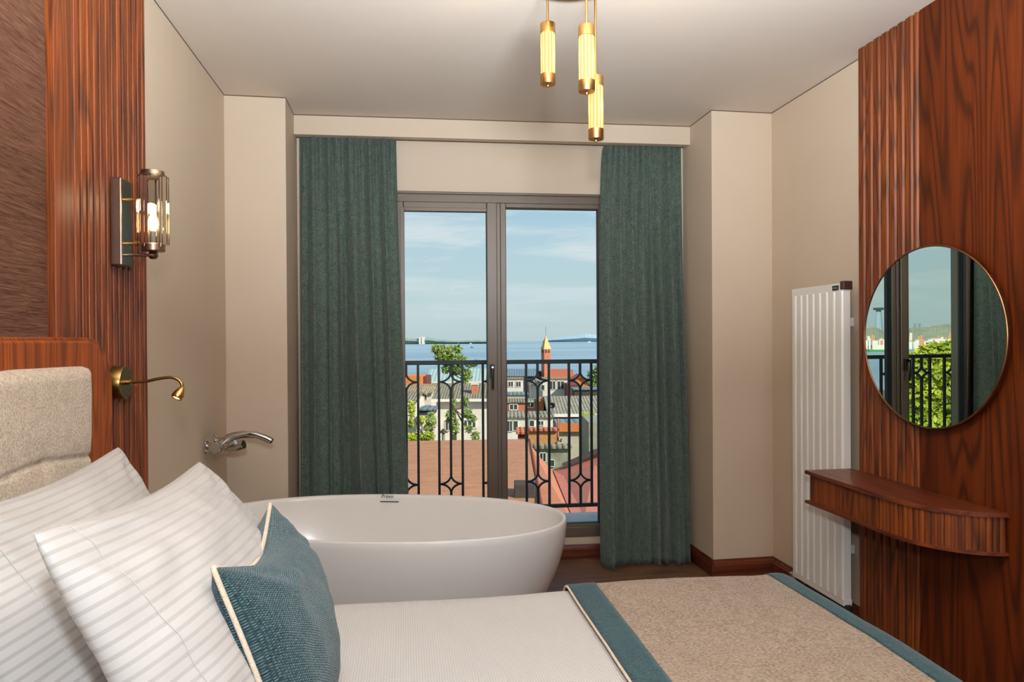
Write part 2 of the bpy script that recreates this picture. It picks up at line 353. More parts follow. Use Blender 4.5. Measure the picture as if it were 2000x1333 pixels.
# fixed light's own frame on the right
ring(b, MU+.022, UR-.05+.002, SILL+.055, HEAD-.045, .034, .03, .03, .022, .0, .07)
b.box(UL-.01, UR+.01, -.018, .0, HEAD-.004, HEAD+.012, wf)
b.build('window_frame', m_frame, win, bevel=.003)
b = ring(MB(), UL+.045, MU, SILL+.055, HEAD-.05, .05, .062, .05, .05, -.018, .06)
b.build('opening_sash', m_frame, win, bevel=.004)
b = ring(MB(), UL+.045+.03, MU-.058+.0, SILL+.085, HEAD-.085, .026, .004, .022, .022, -.022, -.012); b.build('sash_bead', m_frame, win, bevel=.003)
GLL = (UL+.093, MU-.06, SILL+.10, HEAD-.098); GLR = (MU+.054, UR-.08, SILL+.075, HEAD-.075)
g = MB()
for q in (GLL, GLR): ring(g, q[0]-.002, q[1]+.002, q[2]-.002, q[3]+.002, .006, .006, .006, .006, .012, .042)
g.build('gasket', m_gasket, win)
for q in (GLL, GLR): box(q[0], q[1], .030, .036, q[2], q[3], wf).build('glass_pane', m_pane, win)
# lever handle
hd = MB(); hd.box(.505, .531, -.03, -.016, 1.115, 1.200, wf); hd.tube([wf(.518, -.028, 1.185), wf(.518, -.062, 1.185)], .010, 12)
ho = hd.build('door_handle', m_black, win, bevel=.003)
hl = MB().tube([wf(.518, -.058, 1.19), wf(.518, -.064, 1.172), wf(.519, -.062, 1.12), wf(.520, -.056, 1.05)], [.010, .009, .008, .007], 12)
hl.build('lever', m_black, ho, smooth=True)
MB().tube([wf(.518, -.061, 1.183), wf(.518, -.071, 1.183)], .006, 14).build('screw_cap', m_chrome, ho)
# outside stone ledge
LZ = .17
struct(box(-1.6, 3.2, .14, .44, LZ-.05, LZ, wf).build('trim_2', m_sill, bevel=.006))
struct(box(-1.6, 3.2, .2, .42, -.9, LZ-.05, wf).build('trim_3', m_wall))
# ------------------------------------------------------------------ balcony railing
RV = .375
rl = thing('balcony_railing', wf(.55, RV, LZ), 'dark iron balcony railing with concave diamonds outside the glass door', 'railing')
RT, RB = 1.200, .235
box(-1.5, 3.0, RV-.014, RV+.014, RT-.014, RT+.014, wf).build('top_rail', m_iron, rl, bevel=.003)
box(-1.5, 3.0, RV-.012, RV+.012, RB-.012, RB+.012, wf).build('bottom_rail', m_iron, rl, bevel=.003)
PER = .2885; u0 = 1.082; HW = .0765
def diamond(uc, zc):
    b = MB(); hh = .062; hw = HW-.004
    for sx in (-1, 1):
        for sz in (-1, 1):
            pts = []
            for k in range(13):
                a = math.pi/2*k/12   # concave quarter arc from the side tip to the upper/lower tip
                pts.append((uc+sx*(hw-hw*math.sin(a)), zc+sz*(hh-hh*math.cos(a))))
            w_ = .0062; prev = None; P = []
            for k, (x, zz) in enumerate(pts):
                x2, z2 = pts[min(k+1, 12)]; x1, z1 = pts[max(k-1, 0)]; tx, tz = x2-x1, z2-z1; L = math.hypot(tx, tz) or 1; nx, nz = -tz/L*w_, tx/L*w_
                P.append([wf(x+nx, RV-.007, zz+nz), wf(x-nx, RV-.007, zz-nz), wf(x-nx, RV+.007, zz-nz), wf(x+nx, RV+.007, zz+nz), wf(x+nx, RV-.007, zz+nz)])
            b.grid(P)
    return b
k = -9
for k in range(-9, 7):
    uc = u0+.061+k*PER
    if uc > 2.9 or uc < -1.45: continue
    for du in (-HW, HW): box(uc+du-.008, uc+du+.008, RV-.008, RV+.008, RB, RT, wf).build('baluster', m_iron, rl)
    zT, zB = 1.073, .402
    b = MB(); b.box(uc-.008, uc+.008, RV-.008, RV+.008, zT+.055, RT, wf); b.box(uc-.008, uc+.008, RV-.008, RV+.008, zB+.055, zT-.055, wf); b.box(uc-.008, uc+.008, RV-.008, RV+.008, RB, zB-.055, wf)
    b.build('baluster', m_iron, rl)
    for zc in (zT, zB): diamond(uc, zc).build('diamond_motif', m_iron, rl)
for uu in (-1.49, 2.99): box(uu-.015, uu+.015, RV-.015, RV+.015, LZ-.001, RT, wf).build('end_post', m_iron, rl)
# ------------------------------------------------------------------ curtains
def curtain(name, label, top, bot, folds, seed, zb=.006, hem=.11, fl=1.0, pw=(.85, .85)):
    rnd = random.Random(seed); n = 460; nz = 60
    phi = [rnd.uniform(0, 6.28) for _ in range(6)]
    cuts = [0]; 
    while cuts[-1] < 1: cuts.append(cuts[-1]+rnd.uniform(.55, 1.5)/folds)
    cuts = [c/cuts[-1] for c in cuts]; am = [rnd.uniform(.45, 1.2) for _ in cuts]; sp = [rnd.uniform(-.35, .5) for _ in cuts]
    P = []
    for i in range(n+1):
        s = i/n; row = []
        for j in range(nz+1):
            t = j/nz    # 0 top, 1 bottom
            zz = 2.535+(zb-2.535)*t
            ss = s+.012*math.sin(s*9+t*2.2+phi[1])*s*(1-s)*4*t
            f1 = 0
            for q in range(len(cuts)-1):
                if cuts[q] <= ss <= cuts[q+1]:
                    w_ = (ss-cuts[q])/(cuts[q+1]-cuts[q]); f1 = am[q]*math.sin(math.pi*w_)**(.8)*(1+.35*math.sin(math.pi*2*w_+sp[q])); f1 *= (cuts[q+1]-cuts[q])*folds*.8+.2
            pleat = .5+.5*math.cos(2*math.pi*ss*folds*1.9+phi[0]+1.3*math.sin(ss*7+phi[2]))
            x = top[0]+(top[1]-top[0])*s; xb = bot[0]+(bot[1]-bot[0])*s
            k = t**(pw[0]+(pw[1]-pw[0])*s); X = x+(xb-x)*k
            y0 = top[2]+(bot[2]-top[2])*t
            ff = f1*(.30+.70*min(1, t*2.0)); pl = pleat*max(0, 1-t*3.2)**1.3
            small = .004*math.sin(ss*folds*8+phi[1]+t*2)*(.2+.8*t)
            yy = y0-.043*X-(.060*fl*ff*(.75+.45*t)+.026*pl+small)+.03
            X += .010*math.sin(ss*folds*6.283+phi[2]+t*1.3)*t
            row.append((X, yy, zz+(.006*math.sin(s*folds*6.28+phi[3]) if j == nz else 0)))
        P.append(row)
    b = MB().grid(P); o = b.build(name, m_curtain, None, smooth='all', sol=.0025)
    tag(o, label, 'curtain')
    # stitched hem
    hb = MB(); 
    R = [[(p[0], p[1]-.0035, p[2]) for p in (row[int(nz*(1-hem/2.53))], )] for row in P]
    pts = [r[0] for r in R]; hb.tube(pts, .0013, 5); h = hb.build('hem_stitch', m_curtain, None, smooth='all'); h.parent = o
    return o
curtain('curtain', 'dark green curtain on the left side of the balcony door, behind the bathtub', (-.597, -.045, 4.085), (-.60, .035, 4.03), 7, 3, pw=(1, 1.5))
curtain('curtain', 'dark green curtain on the right side of the balcony door, hem on the floor', (1.203, 1.69, 4.09), (1.15, 1.70, 3.97), 7, 21, fl=1.0, pw=(.4, 1))
tr = tag(box(XPL+.005, XPR-.005, -.070, -.045, 2.545, 2.57, wf).build('curtain_track', m_dark), 'dark curtain track tucked behind the ceiling beam', 'curtain track')
# ------------------------------------------------------------------ left wall cladding
lp = thing('wall_panel', (XL, 1.9, 0), 'slatted reddish wood panel with wide board on left wall beside the headboard', 'wall panel')
box(XL+.001, -.880, 1.862, 2.477, 0, C-.001).build('backing', m_woodslat, lp)
box(-.8805, -.858, 1.864, 1.962, 0, C-.002).build('flat_board', m_woodslat, lp, bevel=.002)
sl = MB(); ys = [1.991, 2.030, 2.070, 2.110, 2.149, 2.190, 2.230, 2.269, 2.310, 2.350, 2.391, 2.432, 2.470]
for y in ys: sl.box(-.881, -.860, y-.0155, y+.0085, .0, C-.002)
sl.build('slats', m_woodslat, lp, bevel=.003)
tx = thing('textile_panel', (XL, 0, 1.36), 'brown textured textile wall covering above the headboard', 'wall covering')
box(XL+.001, -.875, -1.2, 1.858, .2, C-.001).build('fabric', m_textile, tx)
box(-.90, -.868, 1.8575, 1.8635, .0, C-.002).build('edge_strip', m_woodslat, tx)
# ------------------------------------------------------------------ headboard
def rrect(y0, y1, z0, z1, r, n=14):
    pts = [(y0, z0), (y1, z0)]
    for k in range(n+1): a = math.pi/2*k/n; pts.append((y1-r+r*math.cos(a), z1-r+r*math.sin(a)))
    for k in range(n+1): a = math.pi/2+math.pi/2*k/n; pts.append((y0+r+r*math.cos(a), z1-r+r*math.sin(a)))
    return pts
hb = thing('headboard', (-.83, 1.0, 0), 'wood-framed headboard with tufted oatmeal upholstery behind the pillows', 'headboard')
MB().prism(rrect(-.35, 2.115, .0, 1.355, .15), -.86, -.828, 'x').build('rear_frame', m_headwood, hb, bevel=.004)
MB().prism(rrect(-.31, 2.012, .0, 1.347, .115), -.828, -.800, 'x').build('front_frame', m_headwood, hb, bevel=.006)
PY1, PZ1 = 1.862, 1.290
ny, nz = 260, 120; F = []; seams = [1.62, 1.08, .54, 0.0]
for i in range(ny+1):
    y = -.2+(PY1+.2)*i/ny; row = []
    for j in range(nz+1):
        zz = .55+(PZ1-.55)*j/nz
        e = min(1, (PY1-y)/.035, (PZ1-zz)/.035); e = max(e, 0); edge = math.sqrt(max(0, 1-(1-e)**2))
        sag = zz-.012*(1-min(1, (PY1-y)/.3))*(j/nz)-.006*math.sin((y+.2)*5)*(j/nz)
        dz = abs(zz-1.075-.012*math.sin(y*9)); gv = .008*math.exp(-(dz/.005)**2)+.004*math.exp(-(dz/.04)**2)
        for sy in seams:
            dy = abs(y-sy); r = math.hypot(y-sy, zz-1.075); gv += .003*math.exp(-(dy/.006)**2)*(.25+.75*math.exp(-(dz/.07)**2))+.006*math.exp(-(r/.025)**2)
        wr = .0016*noise.noise(Vector((y*14, zz*14, 3)))
        row.append((-.800+.034*edge-gv*edge+wr, y, sag))
    F.append(row)
b = MB().grid(F); ok = b.build('upholstered_pad', m_linen, hb, smooth='all')
for sy in seams[:4]: MB().lathe([(0.0, .004), (.006, .003), (.008, 0), (.006, -.004)], (-.787, sy, 1.075), (1, 0, 0), 16).build('button', m_linen, hb, smooth='all')
# ------------------------------------------------------------------ bed, coverlet, runner
bx0, bx1, by0, by1, bz = -.765, 1.185, .20, 2.01, .60
bed = thing('bed', (.2, 1.1, 0), 'double bed under the white coverlet, head end against the headboard', 'bed')
box(bx0, bx1-.03, by0+.03, by1-.03, .06, .30).build('base', m_linen, bed, bevel=.02)
box(bx0, bx1-.02, by0+.02, by1-.02, .30, bz-.012).build('mattress', m_white, bed, bevel=.04, seg=4)
for x_, y_ in ((bx0+.1, by0+.12), (bx1-.12, by0+.12), (bx0+.1, by1-.12), (bx1-.12, by1-.12)): box(x_-.03, x_+.03, y_-.03, y_+.03, 0, .06).build('leg', m_wood, bed)
def drape(x0, x1, lift, zlow, nx, ny, amp=.003, seed=0, rx=True, extra=0.0):
    """cloth lying on the mattress and hanging over its far side, near side and (rx) foot end"""
    P = []; r = .045
    def prof(a, lim, rr):   # arc length past the edge -> (out, down)
        if a <= 0: return (a, 0)
        q = a/rr
        if q < math.pi/2: return (rr*math.sin(q), rr*(1-math.cos(q)))
        return (rr+.0+.01*math.sin((a-rr*1.57)*9), rr+(a-rr*math.pi/2))
    yA = by0+r; yB = by1-r; xB = bx1-r; drop = bz-zlow
    ys_ = list(np.linspace(yA-drop, yA, 12))[:-1]+list(np.linspace(yA, yB, ny))+list(np.linspace(yB, yB+drop, 16))[1:]
    xe = x1 if not rx else xB
    xs_ = list(np.linspace(x0, xe, nx)) + (list(np.linspace(xB, xB+min(drop, .3), 14))[1:] if rx else [])
    for x in xs_:
        row = []
        for y in ys_:
            ox, dx = prof(x-xB, 0, r+lift) if x > xB else (x-xB, 0)
            if y > yB: oy, dy = prof(y-yB, 0, r+lift); Y = yB+oy
            elif y < yA: oy, dy = prof(yA-y, 0, r+lift); Y = yA-oy
            else: Y, dy = y, 0
            X = xB+ox
            wv = amp*noise.noise(Vector((x*2.1, y*2.1, seed)))*2+amp*.4*noise.noise(Vector((x*9, y*9, seed)))
            sgn = 1 if dy+dx == 0 else max(0, 1-(dx+dy)*10)
            row.append((X, Y+ (1-sgn)*.006*math.sin(x*16+seed), bz+lift-dx-dy+wv+extra*math.exp(-((y-yB+.1)/.12)**2)))
        P.append(row)
    return P
sp = tag(MB().grid(drape(bx0+.05, 0, .0, .20, 60, 60, .004, 1)).build('coverlet', m_spread, None, smooth='all', sol=.003), 'smooth white woven coverlet spread over the bed', 'bedspread')
RX0 = .468
rn = thing('bed_runner', (.8, 1.1, bz), 'beige velvet bed runner with teal borders across the foot of the bed', 'bed runner')
P = drape(RX0+.082, 0, .012, .32, 50, 60, .004, 1); MB().grid(P).build('runner_cloth', m_runner, rn, smooth='all', sol=.004)
# teal border, head side
def strip(xa, xb, lift, n=7): 
    P = drape(xa, xb, lift, .32, n, 60, .004, 1, rx=False); return MB().grid(P)
strip(RX0+.004, RX0+.086, .0155).build('border', m_teal, rn, smooth='all', sol=.005)
Pb = drape(RX0, RX0+.01, .0135, .32, 2, 60, .004, 1, rx=False)[0]; MB().tube(Pb, .0035, 8).build('piping', m_piping, rn, smooth='all')
# teal border along the foot
P = [r[:] for r in drape(1.108, 0, .0155, .32, 6, 60, .004, 1)]
MB().grid(P).build('border', m_teal, rn, smooth='all', sol=.005)
# ------------------------------------------------------------------ pillows
def pillow(name, label, cat, q, T, mat, bow=.06, seed=0, n=56, wr=.006, sharp=.5, back=.7, hemline=False, pipe=None, sagt=0.0, group=None, bend=0.0, dents=(), tuck=0.0, low=.18):
    """q: four corners low-near, low-far, top-far, top-near"""
    A, B, Cc, D = [Vector(p) for p in q]; nrm = (B-A).cross(D-A).normalized()
    if nrm.x < 0: nrm = -nrm
    root = thing(name, tuple((A+B)/2), label, cat, group); b = MB(); uv = []
    def pt(s, t, side):
        u = 2*s-1; v = 2*t-1
        ue = u*(1-bow*(1-v*v)); ve = v*(1-bow*(1-u*u)); cr_ = .028*(abs(u)*abs(v))**7; ue *= 1-cr_; ve *= 1-cr_; s2 = (ue+1)/2; t2 = (ve+1)/2
        p = A*(1-s2)*(1-t2)+B*s2*(1-t2)+Cc*s2*t2+D*(1-s2)*t2
        prof = max(0, (1-u*u)*(1-v*v))**sharp
        up = (D-A).normalized()
        p = p-up*(sagt*max(0, v)**2*(1-u*u)+tuck*math.exp(-((u+.1)/.60)**2)*max(0, v)**3)
        h = T*prof*(1-low*v)
        wn = noise.noise(Vector((u*2.2+seed, v*2.2, side*3)))*wr*2+noise.noise(Vector((u*6+seed, v*5, side*3)))*wr
        rad = math.hypot(abs(u)-1, abs(v)-1); ang = math.atan2(1-abs(v), 1-abs(u))
        wn += wr*.7*math.sin(ang*11+seed)*math.exp(-((rad-.45)/.2)**2)
        for (du, dv, dr, dd) in dents: wn -= dd*math.exp(-((u-du)**2+(v-dv)**2)/dr**2)*prof
        off = (h+wn*min(1, prof*2.5)) if side > 0 else -(h*back+wn*min(1, prof*2))
        edge = .005*side*(1 if prof == 0 else 0)*0
        return p+nrm*(off+edge+bend*(1-u*u))
    for side in (1, -1):
        base_ = len(b.v)
        for i in range(n+1):
            s = .5-.5*math.cos(math.pi*i/n)*1.0
            for j in range(n+1):
                t = .5-.5*math.cos(math.pi*j/n); b.v.append(tuple(pt(s, t, side))); uv.append((s*(B-A).length/.5, t*(D-A).length/.5))
        for i in range(n):
            for j in range(n): k = base_+i*(n+1)+j; b.face([k, k+n+1, k+n+2, k+1])
    b.build(name+'_body' if name == 'cushion' else 'pillowcase', mat, root, smooth='all', uv=uv, merge=True)
    def rim(s, t): return pt(s, t, 1)
    if pipe:
        loop = [rim(k/60, 0) for k in range(60)]+[rim(1, k/60) for k in range(60)]+[rim(1-k/60, 1) for k in range(60)]+[rim(0, 1-k/60) for k in range(60)]
        MB().tube(loop, pipe, 8, closed=True).build('piping', m_piping, root, smooth='all')
    if hemline:
        ln = [pt(hemline, .5-.5*math.cos(math.pi*k/60), 1)+nrm*.0006 for k in range(1, 60)]
        MB().tube(ln, .0007, 6).build('hem_seam', mat, root, smooth='all')
    return root
pillow('pillow', 'white striped pillow leaning on the headboard, behind the front pillow', 'pillow',
       [(-.53, 1.13, .640), (-.53, 1.84, .640), (-.715, 1.862, 1.085), (-.745, 1.15, 1.07)], .112, m_satin, .03, 2, hemline=.10, sagt=.02, sharp=.5)
pillow('pillow', 'white striped pillow in front, its far corner pointing up before the bathtub', 'pillow',
       [(-.26, .985, .645), (-.215, 1.66, .640), (-.478, 1.70, 1.068), (-.492, .985, 1.095)], .115, m_satin, .028, 5, hemline=.085, sagt=.02, sharp=.5, wr=.006)
pillow('pillow', 'white striped pillow at the bottom left corner, nearest the camera', 'pillow',
       [(-.52, .35, .64), (-.52, 1.08, .64), (-.745, 1.09, 1.05), (-.745, .36, 1.06)], .10, m_satin, .05, 9, sagt=.02)
pillow('cushion', 'teal woven cushion with cream piping leaning against the white pillows', 'cushion',
       [(-.160, 1.10, .628), (-.235, 1.44, .625), (-.293, 1.560, .996), (-.302, 1.125, .995)], .118, m_cushion, .06, 4, wr=.005, sharp=.5, pipe=.0044, sagt=.035, back=.75, tuck=.02, low=.08)
# ------------------------------------------------------------------ bathtub
tc_ = Vector((-.10, 3.09, 0)); ta = math.radians(-13.0)
tub = thing('bathtub', (tc_.x, tc_.y, 0), 'white oval freestanding bathtub under the window', 'bathtub')
def tubp(sx, sy, zz, n=96):
    R = []
    for k in range(n):
        a = 2*math.pi*k/n; e = .93
        ca, sa = math.cos(a), math.sin(a); x = sx*math.copysign(abs(ca)**e, ca); y = sy*math.copysign(abs(sa)**e, sa)
        R.append((tc_.x+x*math.cos(ta)-y*math.sin(ta), tc_.y+x*math.sin(ta)+y*math.cos(ta), zz))
    return R
TA, TB, TH = .81, .415, .565
rows = []
for t in np.linspace(0, 1, 22):
    zz = TH*t; k = .665+.335*(1-(1-t)**1.9); kb = .70+.30*(1-(1-t)**1.9); rows.append(tubp(TA*k, TB*kb, zz))
rows[0] = tubp(TA*.655, TB*.69, 0)
for da, dz in ((-.002, .004), (-.007, .007), (-.014, .006), (-.019, .001), (-.022, -.010)): rows.append(tubp(TA+da, TB+da, TH+dz))
for t in np.linspace(.03, 1, 24):
    zz = TH-.01-(TH-.13)*t; k = 1-.022/TA-(.0+.36*t**1.7); kb = 1-.022/TB-.30*t**1.9; rows.append(tubp(TA*k, TB*kb, zz))
for q in (.75, .5, .25, .02): rows.append(tubp(TA*.60*q, TB*.62*q, .122))
b = MB(); P = [list(r)+[r[0]] for r in rows]; n_ = len(P[0])
bb = MB().grid(P); bb.v += []; 
bb.build('shell', m_tub, tub, smooth='all', merge=True)
# overflow slot and small maker's mark on the far inner wall
def inner_pt(u, zz):   # point on far inner wall for a plan offset u along the tub
    t = max(0, (TH-.01-zz)/(TH-.13)); kb = 1-.022/TB-.30*t**1.9; k = 1-.022/TA-.36*max(t, 0)**1.7
    yy = TB*kb*math.sqrt(max(0, 1-(u/(TA*k))**2)); return Vector((tc_.x+u*math.cos(ta)-yy*math.sin(ta), tc_.y+u*math.sin(ta)+yy*math.cos(ta), zz))
b = MB()
for (s0, s1) in ((-.1, .0),):
    ux = Vector((math.cos(ta), math.sin(ta), 0)); c0 = inner_pt(-.073, .537); nrm = Vector((math.sin(ta), -math.cos(ta), .25)).normalized(); upv = ux.cross(nrm)*-1
    fr = lambda x, y, zz: tuple(c0+ux*x+nrm*y+Vector((0, 0, 1))*zz)
    b.box(-.047, .047, -.003, .003, -.0028, .0028, fr)
b.build('overflow_slot', m_dark, tub, bevel=.001)
fc = bpy.data.curves.new('mark', 'FONT'); fc.body = 'Prevo'; fc.size = .026; fc.extrude = .0006; fc.shear = .35; fc.align_x = 'CENTER'
fo = bpy.data.objects.new('mark', fc); COL.objects.link(fo); bpy.context.view_layer.update()
me = bpy.data.meshes.new_from_object(fo); COL.objects.unlink(fo); bpy.data.objects.remove(fo)
mk = bpy.data.objects.new('maker_mark', me); COL.objects.link(mk); me.materials.append(m_dark)
c1 = inner_pt(-.085, .556)+nrm*.004
me.transform(Matrix.Translation(c1) @ Matrix(((ux.x, 0, -nrm.x, 0), (ux.y, 0, -nrm.y, 0), (0, 1, -nrm.z, 0), (0, 0, 0, 1)))); adopt(mk, tub)
# ------------------------------------------------------------------ bath filler on the left wall
fa = thing('bath_mixer_tap', (XL, 3.47, .85), 'chrome wall-mounted bath mixer tap above the tub', 'tap')
for yy, zz in ((3.40, .852), (3.555, .856)):
    MB().lathe([(.034, 0), (.034, .006), (.030, .011), (.016, .012), (.016, .055)], (XL, yy, zz), (1, 0, 0), 28).build('wall_flange', m_chrome, fa, smooth=True)
MB().tube([(-.868, 3.36, .852), (-.868, 3.60, .857)], .0225, 24).build('mixer_body', m_chrome, fa, smooth=True, bevel=.003)
MB().lathe([(.026, 0), (.029, .004), (.029, .03), (.024, .037)], (-.868, 3.362, .852), (0, -1, 0), 28).build('control_knob', m_chrome, fa, smooth=True)
MB().lathe([(.026, 0), (.029, .004), (.029, .03), (.024, .037)], (-.868, 3.598, .857), (0, 1, 0), 28).build('control_knob', m_chrome, fa, smooth=True)
MB().tube([(-.862, 3.49, .866), (-.82, 3.49, .888), (-.775, 3.49, .893), (-.72, 3.49, .890), (-.675, 3.49, .872), (-.65, 3.49, .858)], [.021, .019, .0175, .0165, .016, .016], 18).build('spout', m_chrome, fa, smooth=True)
MB().tube([(-.652, 3.49, .860), (-.644, 3.49, .8555)], [.0125, .0125], 18).build('aerator', m_black, fa)
MB().tube([(-.868, 3.42, .842), (-.84, 3.40, .850), (-.79, 3.38, .872)], [.017, .016, .011], 16).build('lever', m_chrome, fa, smooth=True)
MB().tube([(-.86, 3.47, .838), (-.80, 3.45, .842), (-.766, 3.44, .852)], [.021, .023, .021], 18).build('diverter', m_chrome, fa, smooth=True)
# ------------------------------------------------------------------ wall sconce
sc = thing('wall_sconce', (-.859, 2.22, 1.58), 'upper wall lamp, nickel with a clear glass shade around a lit candle bulb', 'wall lamp')
box(-.859, -.828, 2.187, 2.262, 1.572, 1.832).build('backplate', m_nickelb, sc, bevel=.003)
box(-.828, -.8262, 2.190, 2.259, 1.575, 1.829).build('mirror_face', m_nickel, sc)
for zz in (1.772, 1.640): MB().lathe([(.005, 0), (.005, .022), (.008, .024), (.008, .032), (.003, .036)], (-.826, 2.222, zz), (1, 0, 0), 14).build('thumb_screw', m_brass, sc, smooth=True)
MB().tube([(-.827, 2.222, 1.606), (-.745, 2.222, 1.606)], .0048, 12).build('arm', m_nickelb, sc, smooth=True)
MB().lathe([(.007, -.012), (.012, -.008), (.0125, 0), (.012, .008), (.007, .012)], (-.752, 2.222, 1.606), (1, 0, 0), 20).build('arm_knob', m_nickel, sc, smooth=True)
CX, CY = -.752, 2.222
MB().lathe([(.030, 0), (.033, .002), (.033, .020), (.028, .024)], (CX, CY, 1.617), (0, 0, 1), 32).build('bottom_cap', m_nickelb, sc, smooth=True)
MB().lathe([(.033, 0), (.033, .018), (.0325, .0195)], (CX, CY, 1.840), (0, 0, 1), 32).build('top_cap', m_nickelb, sc, smooth=True)
for k in range(4):
    a = math.pi/4+math.pi/2*k+.25; px_, py_ = CX+.0305*math.cos(a), CY+.0305*math.sin(a)
    MB().tube([(px_, py_, 1.63), (px_, py_, 1.843)], .004, 10).build('stay_rod', m_nickelb, sc, smooth=True)
for k in range(8):
    a = math.pi/8+math.pi/4*k; ca, sa = math.cos(a), math.sin(a)
    fr = lambda r_, t_, zz, ca=ca, sa=sa: (CX+ca*r_-sa*t_, CY+sa*r_+ca*t_, zz)
    MB().prism([(.036, -.0135), (.044, -.008), (.044, .008), (.036, .0135)], 1.638, 1.845, 'z', fr).build('glass_panel', m_prism, sc, bevel=.001)
MB().lathe([(.008, 0), (.008, .040), (.0, .041)], (CX, CY, 1.638), (0, 0, 1), 16).build('candle_socket', m_cardboard, sc, smooth=True)
MB().lathe([(.004, 0), (.013, .012), (.016, .026), (.012, .042), (.006, .056), (.001, .066)], (CX, CY, 1.676), (0, 0, 1), 20).build('candle_bulb', m_bulb, sc, smooth='all')
lamp('sconce_light', 'POINT', (CX, CY, 1.76), .9, (1, .78, .5), shadow_soft_size=.02)
# ------------------------------------------------------------------ reading light
rd = thing('reading_lamp', (-.859, 2.20, 1.222), 'brass gooseneck reading lamp, lit, beside the headboard', 'wall lamp')
MB().lathe([(.048, 0), (.050, .002), (.050, .034), (.0485, .036), (.0, .036)], (-.859, 2.20, 1.222), (1, 0, 0), 48).build('base', m_antique, rd, smooth=True)
MB().lathe([(.008, 0), (.008, .012), (.006, .014)], (-.823, 2.20, 1.2235), (1, 0, 0), 20).build('collar', m_antique, rd, smooth=True)
gn = [(-.818, 2.20, 1.2235), (-.79, 2.20, 1.2235), (-.765, 2.20, 1.2255), (-.74, 2.20, 1.231), (-.715, 2.20, 1.235), (-.695, 2.20, 1.2355), (-.678, 2.20, 1.229), (-.668, 2.20, 1.217), (-.6655, 2.20, 1.203)]
gp = []
for i in range(len(gn)-1):
    for q in range(5):
        a, b_, c_, d_ = [Vector(gn[max(0, min(len(gn)-1, i+o_))]) for o_ in (-1, 0, 1, 2)]; t = q/5
        gp.append(.5*((2*b_)+(c_-a)*t+(2*a-5*b_+4*c_-d_)*t*t+(-a+3*b_-3*c_+d_)*t**3))
gp.append(Vector(gn[-1]))
MB().tube(gp, [.0045+.0004*(i % 2) for i in range(len(gp))], 12).build('gooseneck', m_antique, rd, smooth=True)
hdir = Vector((-.35, -.42, -.84)).normalized(); ho_ = Vector((-.6655, 2.20, 1.205))
MB().lathe([(.005, -.003), (.008, .003), (.013, .014), (.0165, .027), (.0165, .034), (.0145, .038), (.0135, .036), (.0135, .026)], ho_, hdir, 28).build('lamp_head', m_brass, rd, smooth='all')
MB().lathe([(.0, .037), (.009, .035), (.0125, .031), (.0125, .028)], ho_, hdir, 20).build('bulb', m_filament, rd, smooth='all')
# ------------------------------------------------------------------ pendant light
pd = thing('pendant_light', (.60, 2.33, C), 'brass ceiling pendant with three reeded glass tubes hanging at different heights', 'pendant lamp')
MB().lathe([(.195, 0), (.20, -.003), (.20, -.022), (.195, -.026), (.0, -.026)], (.59, 2.32, C), (0, 0, 1), 64).build('canopy', m_brass, pd, smooth=True)
def reed(cx, cy, z0, z1, r=.0245, n=26):
    P = []; N_ = n*6
    for i in range(N_+1):
        a = 2*math.pi*i/N_; rr = r+.0016*abs(math.cos(a*n/2))**.7
        P.append([(cx+rr*math.cos(a), cy+rr*math.sin(a), zz) for zz in (z0, z0*.66+z1*.34, z0*.34+z1*.66, z1)])
    return MB().grid(P)
for (cx, cy, zb, zt) in ((.513, 2.42, 2.252, 2.492), (.596, 2.197, 2.150, 2.388), (.677, 2.374, 2.048, 2.294)):
    MB().tube([(cx, cy, zt-.003), (cx, cy, C-.024)], .0040, 10).build('stem', m_brass, pd, smooth=True)
    sh = reed(cx, cy, zb+.03, zt-.03).build('glass_shade', m_opal, pd, smooth='all', uv=[(k_//4/156, k_ % 4) for k_ in range(157*4)])
    MB().tube([(cx, cy, zb+.04), (cx, cy, zt-.04)], .010, 14).build('lamp_tube', m_core, sh)
    lamp('pendant_glow', 'POINT', (cx+.0, cy-.016, (zb+zt)/2), PENDW, (1, .88, .68), shadow_soft_size=.004)
    MB().lathe([(.002, -.011), (.005, -.009), (.006, -.004), (.003, 0), (.022, 0), (.0268, .0), (.0275, .002), (.0275, .035), (.0255, .036)], (cx, cy, zb+.009), (0, 0, 1), 40).build('bottom_cap', m_brass, sh, smooth=True)
    MB().lathe([(.0255, -.036), (.0275, -.035), (.0275, -.002), (.0268, 0), (.009, 0), (.006, .003), (.006, .014), (.0042, .016)], (cx, cy, zt-.014), (0, 0, 1), 40).build('top_cap', m_brass, sh, smooth=True)
# ------------------------------------------------------------------ right wall: wood panel, mirror, shelf, radiator
XW = 2.015; YE = 2.815
wp = thing('wall_panel', (XR, 2.0, 0), 'tall dark red oak wall panel carrying the round mirror', 'wall panel')
box(XW+.004, XR-.001, -5.0, 2.44, 0, C-.001).build('flat_panel', m_wood, wp)
box(XW+.028, XR-.001, 2.44, YE, 0, C-.001).build('flute_backing', m_wood, wp)
edges = [2.444, 2.474, 2.523, 2.569, 2.616, 2.665, 2.714, 2.764, 2.815]
ft = MB()
for a_, b_ in zip(edges[:-1], edges[1:]):
    y0_, y1_ = a_+.0035, b_-.0035
    ft.prism([(XW+.03, y0_), (XW+.006, y0_), (XW, y0_+.006), (XW, y1_-.006), (XW+.006, y1_), (XW+.03, y1_)], 0, C-.002, 'z')
ft.build('fluting', m_woodslat, wp)
MC = Vector((1.985, 2.365, 1.345)); MR = .352
de, tt = math.radians(-1.6), math.radians(-.1)
mn = Vector((-math.cos(de)*math.cos(tt), math.sin(de)*math.cos(tt), math.sin(tt)))
